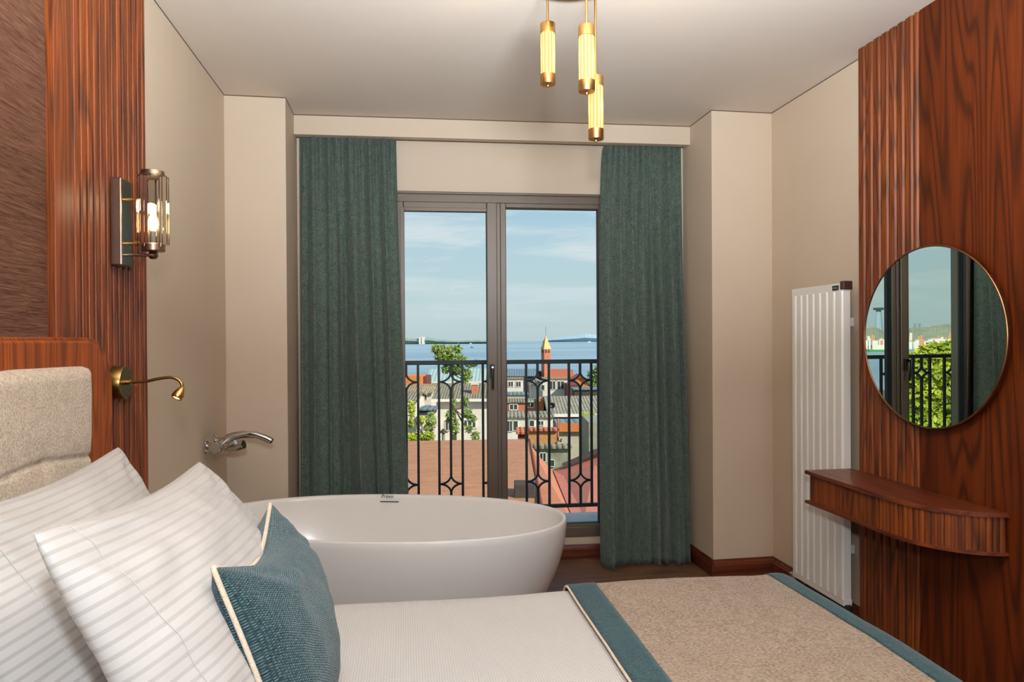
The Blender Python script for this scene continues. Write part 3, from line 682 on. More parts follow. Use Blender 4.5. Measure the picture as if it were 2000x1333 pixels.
mi = thing('wall_mirror', tuple(MC), 'round wall mirror with slim bronze rim reflecting the balcony door', 'mirror')
MB().lathe([(0, -.002), (MR-.006, -.002), (MR-.006, .0), (0, .0)], MC, mn, 128).build('mirror_glass', m_mirror, mi)
MB().lathe([(MR-.0055, -.014), (MR, -.014), (MR+.001, .002), (MR-.001, .004), (MR-.0045, .004), (MR-.0055, .001), (MR-.0055, -.014)], MC, mn, 128).build('rim', m_bronze, mi, smooth=True)
MB().lathe([(MR-.06, -.016), (MR-.06, -.004), (0, -.004)], MC, mn, 64).build('backing', m_black, mi)
# shelf: straight then quarter-round end with fluted apron
SZ0, SZ1 = .600, .747; SX = 1.787
def shelf_outline(off=0.0):
    pts = [(XW, 2.858+off), (SX-off, 2.858+off)]
    pts.append((SX-off, 2.32))
    n = 28
    for k in range(n+1):
        a = math.pi/2*k/n; pts.append((XW+.03-(XW+.03-SX+off)*math.cos(a), 2.32-(2.32-2.035+off)*math.sin(a)**1.0))
    pts = [p for p in pts if p[0] <= XW+.001]; pts.append((XW, 2.034-off))
    return pts
shf = thing('floating_shelf', (XW, 2.45, .6), 'curved dark wood floating shelf with fluted front below the mirror', 'shelf')
MB().prism(shelf_outline(.004), SZ1-.016, SZ1, 'z').build('top_board', m_woody, shf, bevel=.004)
MB().prism(shelf_outline(.004), SZ0, SZ0+.012, 'z').build('bottom_board', m_woody, shf, bevel=.003)
MB().prism(shelf_outline(-.012), SZ0+.012, SZ1-.016, 'z').build('apron', m_woodslat, shf, bevel=.001)
ol = shelf_outline(-.008)
path = [Vector((p[0], p[1], 0)) for p in ol[2:]]
fl_ = MB(); acc = 0; step = .0195
samples = []
for i in range(len(path)-1):
    L = (path[i+1]-path[i]).length; k_ = max(1, int(L/.001))
    for q in range(k_): samples.append(path[i].lerp(path[i+1], q/k_))
dist = 0; nxt = .008
start = [p for p in [Vector((SX+.008, 2.40-.0195*i, 0)) for i in range(5)]]
allp = start+[]; last = None; acc = 0
for i in range(1, len(samples)):
    acc += (samples[i]-samples[i-1]).length
    if acc >= step:
        acc = 0; allp.append(samples[i])
for i, p in enumerate(allp[:-1]):
    d = (allp[i+1]-p).normalized(); nn = Vector((d.y, -d.x, 0))
    if nn.x > 0 and abs(nn.x) > .5: nn = -nn
    if nn.dot(Vector((SX-2.2, 0, 0))+Vector((0, p.y-2.5, 0))) < 0: nn = -nn
    q0 = p+d*.0015; q1 = allp[i+1]-d*.0015; mid = (q0+q1)/2+nn*.006
    fl_.prism([(q0.x, q0.y), ((q0+nn*.004).x, (q0+nn*.004).y), (mid.x, mid.y), ((q1+nn*.004).x, (q1+nn*.004).y), (q1.x, q1.y)], SZ0+.012, SZ1-.016, 'z')
fl_.build('reeding', m_woodslat, shf)
# radiator
ra = thing('radiator', (2.0, 3.05, .13), 'tall white vertical panel radiator beside the wood panel', 'radiator')
RX, RXB = 1.975, 2.018; cols = [2.868, 2.925, 2.980, 3.035, 3.090, 3.142, 3.193, 3.245, 3.287]
for a_, b_ in zip(cols[:-1], cols[1:]):
    g = .0018; r_ = .008
    pts = [(RX+r_, a_+g), (RXB, a_+g), (RXB, b_-g), (RX+r_, b_-g), (RX+r_*.3, b_-g-r_*.3), (RX, b_-g-r_), (RX, a_+g+r_), (RX+r_*.3, a_+g+r_*.3)]
    MB().prism(pts, .14, 1.562, 'z').build('radiator_tube', m_rad, ra, bevel=.0015)
box(RX+.003, RXB+.004, 2.868, 3.287, 1.560, 1.598).build('top_manifold', m_rad, ra, bevel=.003)
box(RX+.003, RXB+.004, 2.868, 3.287, .112, .142).build('bottom_manifold', m_rad, ra, bevel=.003)
box(RX-.0, RXB+.004, 2.858, 2.886, 1.566, 1.606).build('end_cap', m_browncap, ra, bevel=.004)
bdg = box(RX-.0015, RX+.004, 2.896, 2.940, 1.566, 1.588).build('badge', m_black, ra, bevel=.001)
box(RX-.002, RX+.0, 2.902, 2.934, 1.573, 1.580).build('badge_plate', m_grey, bdg)
for zz in (1.42, .35):
    for yy in (2.95, 3.2): box(RXB, XR-.002, yy-.012, yy+.012, zz-.02, zz+.02).build('wall_bracket', m_rad, ra)
for yy in (2.885, 3.30):
    MB().tube([(2.0, yy, .125), (2.0, yy, .07), (2.03, yy, .055), (XR-.004, yy, .055)], .009, 12).build('pipe', m_chrome, ra, smooth=True)
    MB().lathe([(.014, 0), (.018, .004), (.018, .05), (.012, .054)], (2.0, yy+(.02 if yy > 3 else -.02), .065), (0, 0, 1), 20).build('valve', m_chrome if yy > 3 else m_black, ra, smooth=True)
#@@EXTERIOR

# ================================================================== OUTSIDE
R0 = Vector((math.cos(YAW), -math.sin(YAW), 0)); F0 = Vector((math.sin(YAW), math.cos(YAW), 0))
def ray(px, py): return cF+cR*(px-1000)/FPX-cU*(py-666.5-SY)/FPX
def at(px, py, D): return CAMO+ray(px, py)*D
def ld(px, py, D): p = at(px, py, D); return p.dot(R0), p.dot(F0), p.z
def lf(l, d, zz): p = R0*l+F0*d; return (p.x, p.y, zz)
SEA = -28.0
def terr(d): return -5-.08*(d-20) if d < 200 else -19.4-(d-200)*.15
def plain(name, a, b_=None, rough=.85, sc=1.2, bump=.2):
    b_ = b_ or a
    def f(N):
        n = N.math('ADD', N.math('MULTIPLY', N.noise(N.oc, sc, 5, .65), .6), N.math('MULTIPLY', N.noise(N.oc, sc*9, 4, .7), .4))
        N.put(N.b, 'Base Color', N.mix(N.ramp(n, [(.35, G(0)), (.65, G(1))]), s2l(a), s2l(b_))); N.put(N.b, 'Normal', N.bump(n, bump, .05))
    return M(name, a, rough, fn=f)
def tiles(name, a, b_, row=.28, colw=.22, rough=.9, rot=YAW):
    """pantile roof: rows across the slope, round ribs down it"""
    def f(N):
        v = N.mapv(N.oc, (1, 1, 1), (0, 0, 0), (0, 0, rot)); s = N.new('ShaderNodeSeparateXYZ', Vector=v)
        rib = N.math('ABSOLUTE', N.math('SINE', N.math('MULTIPLY', s.outputs[0], 3.1416/colw)))
        rw = N.math('FRACT', N.math('DIVIDE', s.outputs[1], row))
        n = N.noise(N.oc, 1.6, 5, .7); k = N.noise(N.oc, 9, 3, .7)
        c = N.mix(N.ramp(N.math('ADD', N.math('MULTIPLY', n, .5), N.math('MULTIPLY', k, .5)), [(.35, G(0)), (.65, G(1))]), s2l(a), s2l(b_))
        N.put(N.b, 'Base Color', c); N.put(N.b, 'Normal', N.bump(N.math('ADD', rib, N.math('MULTIPLY', rw, .6)), .9, .06))
    return M(name, a, rough, fn=f)
x_wh = plain('render_white', (240, 232, 218), (220, 212, 196)); x_pk = plain('render_pinkish', (238, 220, 206), (218, 200, 184))
x_or = plain('render_orange', (226, 140, 78), (206, 120, 66)); x_gy = plain('rough_stone', (168, 166, 140), (120, 122, 104), sc=2.5)
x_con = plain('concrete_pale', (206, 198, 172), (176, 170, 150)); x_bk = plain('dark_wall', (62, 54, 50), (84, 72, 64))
x_brick = plain('brick_orange', (214, 160, 100), (184, 124, 70), sc=5); x_red = plain('brick_red', (214, 134, 104), (186, 106, 82), sc=3)
x_dr = plain('wine_wall', (128, 66, 50), (104, 52, 42)); x_gl = M('far_window_glass', (70, 74, 72), .2, spec=.6)
x_wf = M('far_window_frame', (236, 232, 222), .6); x_teal = tiles('teal_metal_roof', (150, 176, 172), (180, 194, 186), .9, .5, .5)
t_grey = tiles('grey_tiles', (112, 104, 86), (156, 148, 126)); t_moss = tiles('mossy_tiles', (118, 112, 90), (168, 158, 140), .3, .24)
t_red = tiles('red_tiles', (206, 118, 84), (176, 92, 64)); t_blue = tiles('blue_grey_roof', (86, 112, 130), (128, 142, 148), .6, .4)
t_tan = tiles('tan_tiles', (178, 150, 116), (146, 118, 90)); m_iv = M('leaf_green', (104, 130, 48), .7)
def f_leaf(a, b_):
    def f(N):
        n = N.noise(N.oc, 2.3, 3, .7)
        N.put(N.b, 'Base Color', N.mix(N.ramp(n, [(.35, G(0)), (.65, G(1))]), s2l(a), s2l(b_)))
    return f
m_leaf = M('tree_leaf', rough=.6, fn=f_leaf((84, 112, 44), (156, 172, 84))); m_leafy = M('bright_leaf', rough=.6, fn=f_leaf((112, 132, 24), (196, 204, 60)))
m_bark = plain('bark', (104, 92, 70), (70, 62, 48))
m_ground = plain('hillside_soil', (118, 108, 82), (88, 92, 60), sc=.3)
# sea
def f_sea(N):
    n = N.noise(N.mapv(N.oc, (.00035, .0012, 1), rot=(0, 0, .1)), 1.0, 5, .6); k = N.noise(N.mapv(N.oc, (.004, .012, 1)), 1.0, 4, .6)
    t = N.math('ADD', N.math('MULTIPLY', n, .7), N.math('MULTIPLY', k, .3))
    N.put(N.b, 'Base Color', N.mix(N.ramp(t, [(.38, G(0)), (.62, G(1))]), s2l((120, 150, 166)), s2l((166, 186, 194))))
    N.put(N.b, 'Normal', N.bump(N.noise(N.mapv(N.oc, (.15, .5, 1)), 1.0, 4, .6), .3, .4))
m_sea = M('sea_water', (130, 160, 180), .55, spec=.3, fn=f_sea)
b = MB(); b.box(-52000, 52000, 195, 56000, SEA-1, SEA); struct(b.build('sea', m_sea))
# sloping ground under the houses
P = [[lf(l, d, terr(d)) for l in (-260, -60, 0, 60, 160)] for d in (9, 20, 60, 120, 200, 262)]
g_ = MB().grid(P); struct(g_.build('ground', m_ground))
def window_px(parent, rect, D, frame=x_wf, glass=x_gl, mull=1):
    (xa, ya, xb, yb) = rect; l0, d0, z1_ = ld(xa, ya, D); l1, _, z0_ = ld(xb, yb, D); t = (l1-l0)*.10
    d = parent['_d']
    b = MB(); b.box(l0, l1, d-.06, d+.02, z0_, z0_+t, lf); b.box(l0, l1, d-.06, d+.02, z1_-t, z1_, lf); b.box(l0, l0+t, d-.06, d+.02, z0_, z1_, lf); b.box(l1-t, l1, d-.06, d+.02, z0_, z1_, lf)
    for k in range(1, mull+1): lm = l0+(l1-l0)*k/(mull+1); b.box(lm-t*.4, lm+t*.4, d-.06, d+.02, z0_, z1_, lf)
    wo_ = b.build('window', frame, parent); MB().box(l0+t*.5, l1-t*.5, d-.03, d+.01, z0_+t*.5, z1_-t*.5, lf).build('pane', glass, wo_)
def house(label, x0, x1, yE, D, wallm, roofm=None, yR=None, rd=4.0, eave=.35, fascia=None, wins=(), depth=None, cat='house', name='house', gable=False, ybase=None, hip=0.0, low=None):
    l0, d, zE = ld((x0+x1)/2, yE, D); l0 = ld(x0, yE, D)[0]; l1 = ld(x1, yE, D)[0]; dep = depth or rd*2
    zb = terr(d+dep)-.6 if low is None else ld(x0, low, D)[2]
    root = thing(name, lf((l0+l1)/2, d+dep/2, zb), label, cat); root['_d'] = d
    if gable:   # gable end faces the viewer
        zR = ld(x0, yR, D)[2]; lm = (l0+l1)/2
        MB().prism([(l0, zb), (l1, zb), (l1, zE), (lm, zR), (l0, zE)], d, d+dep, 'y', lf).build('wall', wallm, root)
        for (a_, c_) in ((l0-eave*.6, lm), (l1+eave*.6, lm)):
            sl_ = (zR-zE)/(lm-l0); za = zE-eave*.6*sl_
            MB().prism([(a_, za+.02), (c_, zR+.02), (c_, zR+.14), (a_, za+.14)], d-eave, d+dep, 'y', lf).build('roof', roofm, root)
    elif roofm and yR is not None:
        dR = d+rd; zR = (CAMO+ray((x0+x1)/2, yR)*(D+rd)).z
        if zR < zE+.12*rd:
            dep = min(dep, rd); MB().box(l0, l1, d, d+dep, zb, zE, lf).build('wall', wallm, root)
            MB().box(l0-.1, l1+.1, d-.15, d+dep, zE, zE+.10, lf).build('roof', roofm, root)
            for w_ in wins: window_px(root, w_[:4], D, mull=(w_[4] if len(w_) > 4 else 1))
            del root['_d']; print('flat', label); return root
        MB().prism([(d, zb), (d+dep, zb), (d+dep, zE), (dR, zR-.05) if rd < dep else (d+dep, zR-.05), (d, zE)], l0, l1, 'x', lambda x, a_, h: lf(x, a_, h)).build('wall', wallm, root)
        sl_ = (zR-zE)/rd; t_ = .10
        pts = [(d-eave, zE-eave*sl_), (dR, zR), (dR, zR+t_), (d-eave, zE-eave*sl_+t_)]
        b = MB(); e_ = eave*.7; h0 = hip*(l1-l0)
        lo = [(l0-e_, d-eave, zE-eave*sl_), (l1+e_, d-eave, zE-eave*sl_), (l1+e_-h0, dR, zR), (l0-e_+h0, dR, zR)]
        b.v = [lf(*p) for p in lo]+[lf(p[0], p[1], p[2]+t_) for p in lo]
        for f in ((3, 2, 1, 0), (4, 5, 6, 7), (0, 1, 5, 4), (1, 2, 6, 5), (2, 3, 7, 6), (3, 0, 4, 7)): b.face(f)
        b.build('roof', roofm, root)
        if rd < dep:
            lo = [(l0-e_+h0, dR, zR), (l1+e_-h0, dR, zR), (l1+e_, d+dep+.3, zE), (l0-e_, d+dep+.3, zE)]
            b = MB(); b.v = [lf(*p) for p in lo]+[lf(p[0], p[1], p[2]+t_) for p in lo]
            for f in ((3, 2, 1, 0), (4, 5, 6, 7), (0, 1, 5, 4), (1, 2, 6, 5), (2, 3, 7, 6), (3, 0, 4, 7)): b.face(f)
            b.build('roof', roofm, root)
        if fascia: MB().box(l0-e_, l1+e_, d-eave-.05, d-eave+.03, zE-eave*sl_-.10, zE-eave*sl_+.12, lf).build('fascia', fascia, root)
    else:
        MB().box(l0, l1, d, d+dep, zb, zE, lf).build('wall', wallm, root)
        if roofm: MB().box(l0-.15, l1+.15, d-.2, d+dep+.1, zE, zE+.15, lf).build('roof', roofm, root)
    for w_ in wins: window_px(root, w_[:4], D, mull=(w_[4] if len(w_) > 4 else 1))
    del root['_d']
    return root
# --- left light, far to near
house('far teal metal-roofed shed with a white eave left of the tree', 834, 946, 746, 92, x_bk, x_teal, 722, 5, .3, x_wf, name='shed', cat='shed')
house('terracotta gable wall of a low house at the left edge of the door view', 786, 822, 735, 84, x_or, depth=5)
house('dark brown narrow block beside the terracotta gable wall', 823, 833, 736, 86, x_dr, depth=5)
house('tan tiled roof house with wooden roof terrace rail below the terracotta wall', 780, 842, 768, 66, x_pk, t_tan, 752, 3, .3, wins=((829, 770.5, 834, 781, 0),))
house('large grey tiled house with white eave and pinkish walls behind the young trees', 852, 960, 779, 56, x_wh, t_grey, 751, 4.2, .5, x_wf,
      wins=((869, 822, 882, 842, 1), (904, 819, 931, 838, 2)))
br_ = thing('roof_terrace_rail', lf(*ld(836, 768, 62)), 'pale wooden rail on the tan tiled roof', 'railing')
l0, d0, z0 = ld(826, 757, 62); l1, _, z1 = ld(849, 764, 62)
for zz in (z0, z1+.1): box(l0, l1, d0-.04, d0+.04, zz-.05, zz+.05, lf).build('rail', x_con, br_)
for q in range(4): lq = l0+(l1-l0)*q/3; box(lq-.04, lq+.04, d0-.04, d0+.04, z1-.5, z0, lf).build('post', x_con, br_)
house('small white house with grey sheet roof at the left edge of the view', 780, 812, 784, 50, x_pk, t_grey, 768, 2.4, .3, wins=((800, 790, 806, 806, 0),))
house('dark blue-grey sheet metal lean-to below the small white house', 819, 846, 802, 46, x_bk, t_blue, 791, 2.2, .1, name='lean_to', cat='shed', low=812)
house('pale garden wall house beneath the lean-to', 812, 850, 815, 48, x_pk, depth=3)
l0, d0, z0 = ld(842, 800, 52); 
hv = thing('chimney_cowl', lf(*ld(866, 850, 30)), 'small grey pointed chimney cowl above the brown roof', 'chimney')
l0, d0, z0 = ld(866, 846, 30); pr = lf(l0, d0, z0)
MB().lathe([(.20, 0), (.20, .02), (0.0, .20)], pr, (0, 0, 1), 4).build('cap', x_bk, hv); MB().lathe([(.07, -1.6), (.07, .01)], pr, (0, 0, 1), 12).build('flue', x_gy, hv)
ch = thing('chimney', lf(*ld(925, 765, 58)), 'orange brick chimney on the grey tiled roof', 'chimney')
l0, d0, z0 = ld(921, 752, 57); l1, _, z1 = ld(933, 770, 57)
box(l0, l1, d0, d0+.5, z1-.6, z0, lf).build('stack', x_red, ch); box(l0-.06, l1+.06, d0-.06, d0+.56, z0, z0+.08, lf).build('cap', x_wh, ch)
# --- right light, far to near
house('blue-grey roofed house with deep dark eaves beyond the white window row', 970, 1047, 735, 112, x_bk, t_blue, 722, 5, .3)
house('red tiled house right of the brick tower', 1073, 1124, 740, 128, x_dr, t_red, 722, 7, .4, hip=.12)
tw = thing('tower', lf(*ld(1066, 745, 120)), 'slender red brick tower with golden pointed roof and aerial', 'tower')
l0, d0, z0 = ld(1058.5, 688, 120); l1, _, z1 = ld(1075, 750, 120); zr = ld(1066, 655, 120)[2]; zw0 = ld(1066, 689.5, 120)[2]; zw1 = ld(1066, 684.5, 120)[2]; zc = ld(1066, 682.5, 120)[2]
TR = Matrix.Rotation(.38, 3, 'Z'); lm, dm = (l0+l1)/2, d0+.7; rr = .62
def tf(x, y, zz): v = TR @ Vector((x, y, 0)); return lf(lm+v.x, dm+v.y, zz)
MB().box(-rr, rr, -rr, rr, terr(120)-1, zc, tf).build('shaft', x_red, tw)
b = MB(); b.v = [tf(-rr-.1, -rr-.1, zc), tf(rr+.1, -rr-.1, zc), tf(rr+.1, rr+.1, zc), tf(-rr-.1, rr+.1, zc), tf(0, 0, zr)]
for f in ((0, 1, 4), (1, 2, 4), (2, 3, 4), (3, 0, 4), (3, 2, 1, 0)): b.face(f)
b.build('spire', plain('golden_sheet', (232, 184, 90), (206, 152, 70), .5), tw)
for q in (-.27, .27): box(q-.14, q+.14, -rr-.03, -rr+.05, zw0, zw1, tf).build('belfry_opening', x_bk, tw); box(rr-.05, rr+.03, q-.14, q+.14, zw0, zw1, tf).build('belfry_opening', x_bk, tw); box(-rr-.03, -rr+.05, q-.14, q+.14, zw0, zw1, tf).build('belfry_opening', x_bk, tw)
MB().tube([tf(0, 0, zr-.1), tf(0, 0, ld(1064, 638, 120)[2])], .03, 6).build('aerial', x_gl, tw)
house('dark slate block standing directly left of the brick tower', 1046, 1058, 726, 122, x_bk, depth=3)
house('white house with four windows in a row, far left of the right pane', 975, 1022, 741, 88, x_wh, t_tan, 737, 3, .2, wins=((992, 745, 1003, 756.5, 1), (1007, 745, 1018, 756.5, 1)))
house('orange gabled house near the right edge of the pane', 1122, 1148, 745, 90, x_or, t_red, 736, depth=6, gable=True)
house('white gable-ended house in the middle of the right pane', 1036, 1062, 753, 80, x_wh, t_moss, 746, depth=6, gable=True)
house('cream house with four tall white windows under the red tiled roof', 1060, 1108, 741, 78, x_wh, t_tan, 737, 3, .25, wins=((1073, 744, 1085.5, 762, 1), (1087, 744, 1103, 762, 1), (1056, 752, 1064, 763, 0)))
house('wine-red timber wall house right of the cream house', 1108, 1130, 752, 74, x_dr, depth=4)
house('black-roofed shed by the right edge below the orange gable', 1122, 1170, 762, 70, x_bk, t_blue, 757, 3, .2, name='shed', cat='shed')
house('grey stepped roof house below the arched window row', 970, 1030, 772, 66, x_con, t_blue, 762, 3, .3)
house('white and red brick house with small white windows and grey roof', 988, 1063, 787, 56, x_red, t_grey, 775, 3, .3, x_wf, wins=((994, 789, 1012, 802, 1), (1028, 784, 1044, 797, 1)))
house('orange rendered bay of the brick house', 1050, 1062, 782, 55, x_or, depth=3)
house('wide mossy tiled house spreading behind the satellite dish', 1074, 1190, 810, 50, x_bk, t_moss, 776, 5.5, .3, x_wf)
house('white-walled house with tall windows under a mossy eave', 970, 1080, 816, 43, x_wh, t_moss, 801, 3, .4, x_con,
      wins=((990, 822, 1001, 844, 1), (1002, 822, 1012, 842, 0), (1033, 821, 1044, 834, 0), (1050, 822, 1062, 832, 1)))
sd = thing('satellite_dish', lf(*ld(1079, 812, 44)), 'dark satellite dish on a pole among the roofs', 'satellite dish')
l0, d0, z0 = ld(1078, 793, 44); pr = lf(l0, d0, z0)
MB().lathe([(.0, 0), (.06, -.012), (.12, -.045), (.185, -.10), (.19, -.10), (.125, -.035), (.06, 0), (0, .012)], pr, (F0+Vector((0, 0, -.25))), 28).build('dish', m_black, sd, smooth=True)
MB().tube([lf(l0, d0+.06, z0), lf(l0, d0+.06, z0-1.4)], .02, 8).build('pole', x_gl, sd)
house('small house with orange render band over pale concrete at the right', 1089, 1152, 829, 34, x_con, t_blue, 824, 1.5, .1)
l0, d0, z0 = ld(1092, 827, 33.8); l1, _, z1 = ld(1148, 843.5, 33.8)
tag(box(l0, l1, d0-.02, d0+.06, z1, z0, lf).build('render_panel', x_or), 'orange render panel across the top of the pale concrete house', 'wall panel')
l0, d0, z0 = ld(1089.5, 818, 33); _, _, z1 = ld(1089.5, 861, 33)
tag(MB().tube([lf(l0, d0, z0), lf(l0, d0, z1), lf(l0+.14, d0, z1-.05), lf(l0+.16, d0, z1+.08)], .045, 10).build('drainpipe', x_red), 'orange-red drainpipe between the brick house and the concrete house', 'pipe')
house('orange brick house with a broken tiled eave, right of centre', 1032, 1087, 842, 31, x_brick, t_red, 842, .5, .2, depth=4)
house('ruddy tiled low roof beside the orange brick house', 1012, 1036, 848, 32, x_dr, t_red, 838, 1.8, .1, name='lean_to', cat='shed')
house('grey stone house with two small white windows below the brick house', 1036, 1112, 876, 26, x_gy, t_grey, 876, .45, .15, depth=3, wins=((1053, 884, 1067, 903, 1), (1074, 898, 1083, 912, 0)))
house('grey-green narrow wall block at the far right of the pane', 1150, 1185, 826, 29, x_gy, depth=3, name='wall_block', cat='wall')
# --- near metal roofs
def roofquad(label, pts, mat, thick=.12, name='metal_roof', drop=2.5):
    """pts: (px,py,D) corners in order"""
    V_ = [at(*p) for p in pts]; b = MB(); n = len(V_); b.v = [tuple(v) for v in V_]+[tuple(v-Vector((0, 0, thick))) for v in V_]
    b.face(range(n)); b.face(range(2*n-1, n-1, -1))
    for i in range(n): j = (i+1) % n; b.face([i, j, n+j, n+i])
    root = thing(name, tuple(sum(V_, Vector())/n-Vector((0, 0, drop))), label, 'roof'); b.build('roof_sheet', mat, root)
    c_ = sum(V_, Vector())/n; zmin = min(v.z for v in V_)-thick-.02
    b = MB(); q = [c_+(v-c_)*.93 for v in V_]; b.v = [(v.x, v.y, v.z-thick-.03) for v in q]+[(v.x, v.y, terr(15)-1.5) for v in q]
    b.face(range(n)); b.face(range(2*n-1, n-1, -1))
    for i in range(n): j = (i+1) % n; b.face([i, j, n+j, n+i])
    b.build('wall', x_con, root); return root
def f_felt(a, b_, sc=3.0):
    def f(N):
        n = N.noise(N.mapv(N.oc, (.5, 2.5, 1)), sc, 5, .7); k = N.noise(N.oc, 14, 3, .7); g2 = N.noise(N.mapv(N.oc, (1, 1, 1), (4, 4, 4)), 26, 2, .5)
        c = N.mix(N.ramp(N.math('ADD', N.math('MULTIPLY', n, .6), N.math('MULTIPLY', k, .4)), [(.35, G(0)), (.65, G(1))]), s2l(a), s2l(b_))
        N.put(N.b, 'Base Color', N.mix(N.ramp(g2, [(.72, G(0)), (.78, G(.6))]), c, s2l((214, 190, 170)))); N.put(N.b, 'Normal', N.bump(k, .3, .02))
    return f
r_brown = M('brown_painted_sheet', rough=.8, fn=f_felt((160, 108, 78), (192, 136, 100))); r_red = M('red_painted_sheet', rough=.7, fn=f_felt((184, 110, 78), (206, 134, 100))); r_pink = M('pink_painted_sheet', rough=.7, fn=f_felt((172, 98, 76), (194, 120, 98)))
roofquad('big flat brown roof right below the balcony, left of the valley', [(560, 1040, 13), (1064, 1040, 13), (1030, 858, 20.5), (650, 864, 20.5)], r_brown)
roofquad('red roof slope right of the dark seam, below the stone house', [(1066, 1042, 12.6), (1130, 1042, 12.6), (1078, 918, 20), (1056, 895, 21), (1032, 864, 22)], r_red)
roofquad('pink-red roof slope climbing to the right under the concrete house', [(1132, 1044, 12.4), (1290, 1040, 13.5), (1290, 858, 20), (1164, 886, 20), (1080, 918, 19.8)], r_pink)
tag(MB().tube([at(1034, 864, 21.6)+Vector((0, 0, .08)), at(1066, 1042, 12.7)+Vector((0, 0, .08))], .035, 8).build('roof_seam', x_dr), 'dark red seam strip running down between brown and red roofs', 'roof seam')
tag(MB().tube([at(1100, 913, 19.6), at(1164, 885, 19.6), at(1290, 856, 19.6)], .11, 8).build('roof_ridge', x_bk), 'dark ridge capping on the pink-red roof', 'roof ridge')
cs = thing('chimney', tuple(at(1020, 1010, 15)-Vector((0, 0, .5))), 'dark square block added in place of a shadow on the brown roof by the seam', 'chimney')  # dark block shaped to stand for a shadow lying on this roof
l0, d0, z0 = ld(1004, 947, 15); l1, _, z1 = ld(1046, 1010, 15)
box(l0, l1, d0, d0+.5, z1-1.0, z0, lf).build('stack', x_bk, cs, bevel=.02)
# --- plants
def leaves(n, blobs, size, seed):
    rs = np.random.RandomState(seed); b = MB(); W_ = [q[3]*q[4] for q in blobs]; W_ = np.array(W_)/sum(W_)
    for _ in range(n):
        q = blobs[rs.choice(len(blobs), p=W_)]; v = rs.normal(size=3); v /= np.linalg.norm(v); r_ = rs.uniform(.3, 1.0)**.6*rs.choice([1, 1, 1.25])
        c_ = Vector((q[0], q[1], q[2]))+R0*v[0]*q[3]*r_+F0*v[1]*q[3]*r_+Vector((0, 0, v[2]*q[4]*r_))
        a = Vector(rs.normal(size=3)).normalized(); d_ = (a.orthogonal()).normalized(); s_ = size*rs.uniform(.6, 1.3); k = len(b.v)
        b.v += [tuple(c_-a*s_), tuple(c_+d_*s_*.5), tuple(c_+a*s_), tuple(c_-d_*s_*.5)]; b.face([k, k+1, k+2, k+3])
    return b
def tree(name, label, blobs_px, D, n, size, trunk, mat, seed, branches=True, cat='tree', group=None):
    bl = []
    for (px, py, rx, ry) in blobs_px: p = at(px, py, D); bl.append((p.x, p.y, p.z, rx*D/FPX*1.1, ry*D/FPX*1.1))
    t0 = at(trunk[0], trunk[1], D); t0.z = min(t0.z, terr(t0.dot(F0))+.1); t1 = at(trunk[2], trunk[3], D)
    root = thing(name, tuple(t0), label, cat, group)
    leaves(n, bl, size, seed).build('foliage', mat, root)
    b = MB(); w_ = .006*D; b.tube([t0, t0.lerp(t1, .6)+Vector((.02*w_*60*.05, 0, 0)), t1], [w_*.5, w_*.35, w_*.22], 8); b.build('trunk', m_bark, root, smooth=True)
    for q in bl[:10]: MB().tube([t1, (t1+Vector(q[:3]))/2+Vector((0, 0, -.05*D/10)), Vector(q[:3])], [w_*.18, w_*.12, w_*.06], 6).build('branch', m_bark, root)
    return root
tree('tree', 'leafy tree rising above the railing in front of the sea, left pane', [(858, 684, 12, 9), (876, 688, 14, 12), (894, 682, 8, 7), (866, 698, 15, 10), (884, 702, 16, 11), (900, 704, 10, 8), (850, 680, 7, 5), (873, 718, 9, 10), (893, 722, 11, 10), (912, 734, 9, 12), (906, 744, 7, 6), (918, 712, 12, 5), (932, 708, 10, 4)], 30, 2600, .075, (885, 862, 884, 730), m_leaf, 1)
tree('young_tree', 'slender young tree in front of the pinkish house wall', [(880, 812, 9, 12), (889, 835, 7, 14), (912, 808, 9, 9), (922, 818, 9, 7), (908, 785, 8, 9), (928, 852, 8, 8), (916, 838, 6, 8), (886, 786, 6, 6)], 24, 1100, .055, (890, 880, 889, 800), m_leaf, 2)
tree('shrub', 'bright green shrub above the brown roof at the left edge', [(806, 855, 12, 8), (824, 856, 12, 9), (838, 854, 9, 9), (824, 820, 7, 7), (804, 800, 6, 16), (803, 828, 5, 10)], 24, 1300, .05, (822, 880, 824, 845), m_leafy, 3, cat='bush')
tree('shrub', 'olive brown bushy shrub between the lean-to and the grey tiled house', [(843, 822, 9, 16), (836, 838, 8, 10)], 27, 420, .06, (842, 860, 842, 835), m_leaf, 4, cat='bush')
tree('bush', 'small bright green bush on the mossy roof edge at the right', [(1141, 812, 8, 5), (1156, 813, 6, 5)], 40, 420, .09, (1146, 830, 1146, 818), m_leafy, 5, cat='bush')
tree('tree', 'pale leafy tree at the right edge of the right pane', [(1160, 735, 12, 12), (1172, 725, 12, 14), (1158, 752, 9, 9)], 85, 700, .22, (1166, 790, 1166, 750), m_leaf, 6)
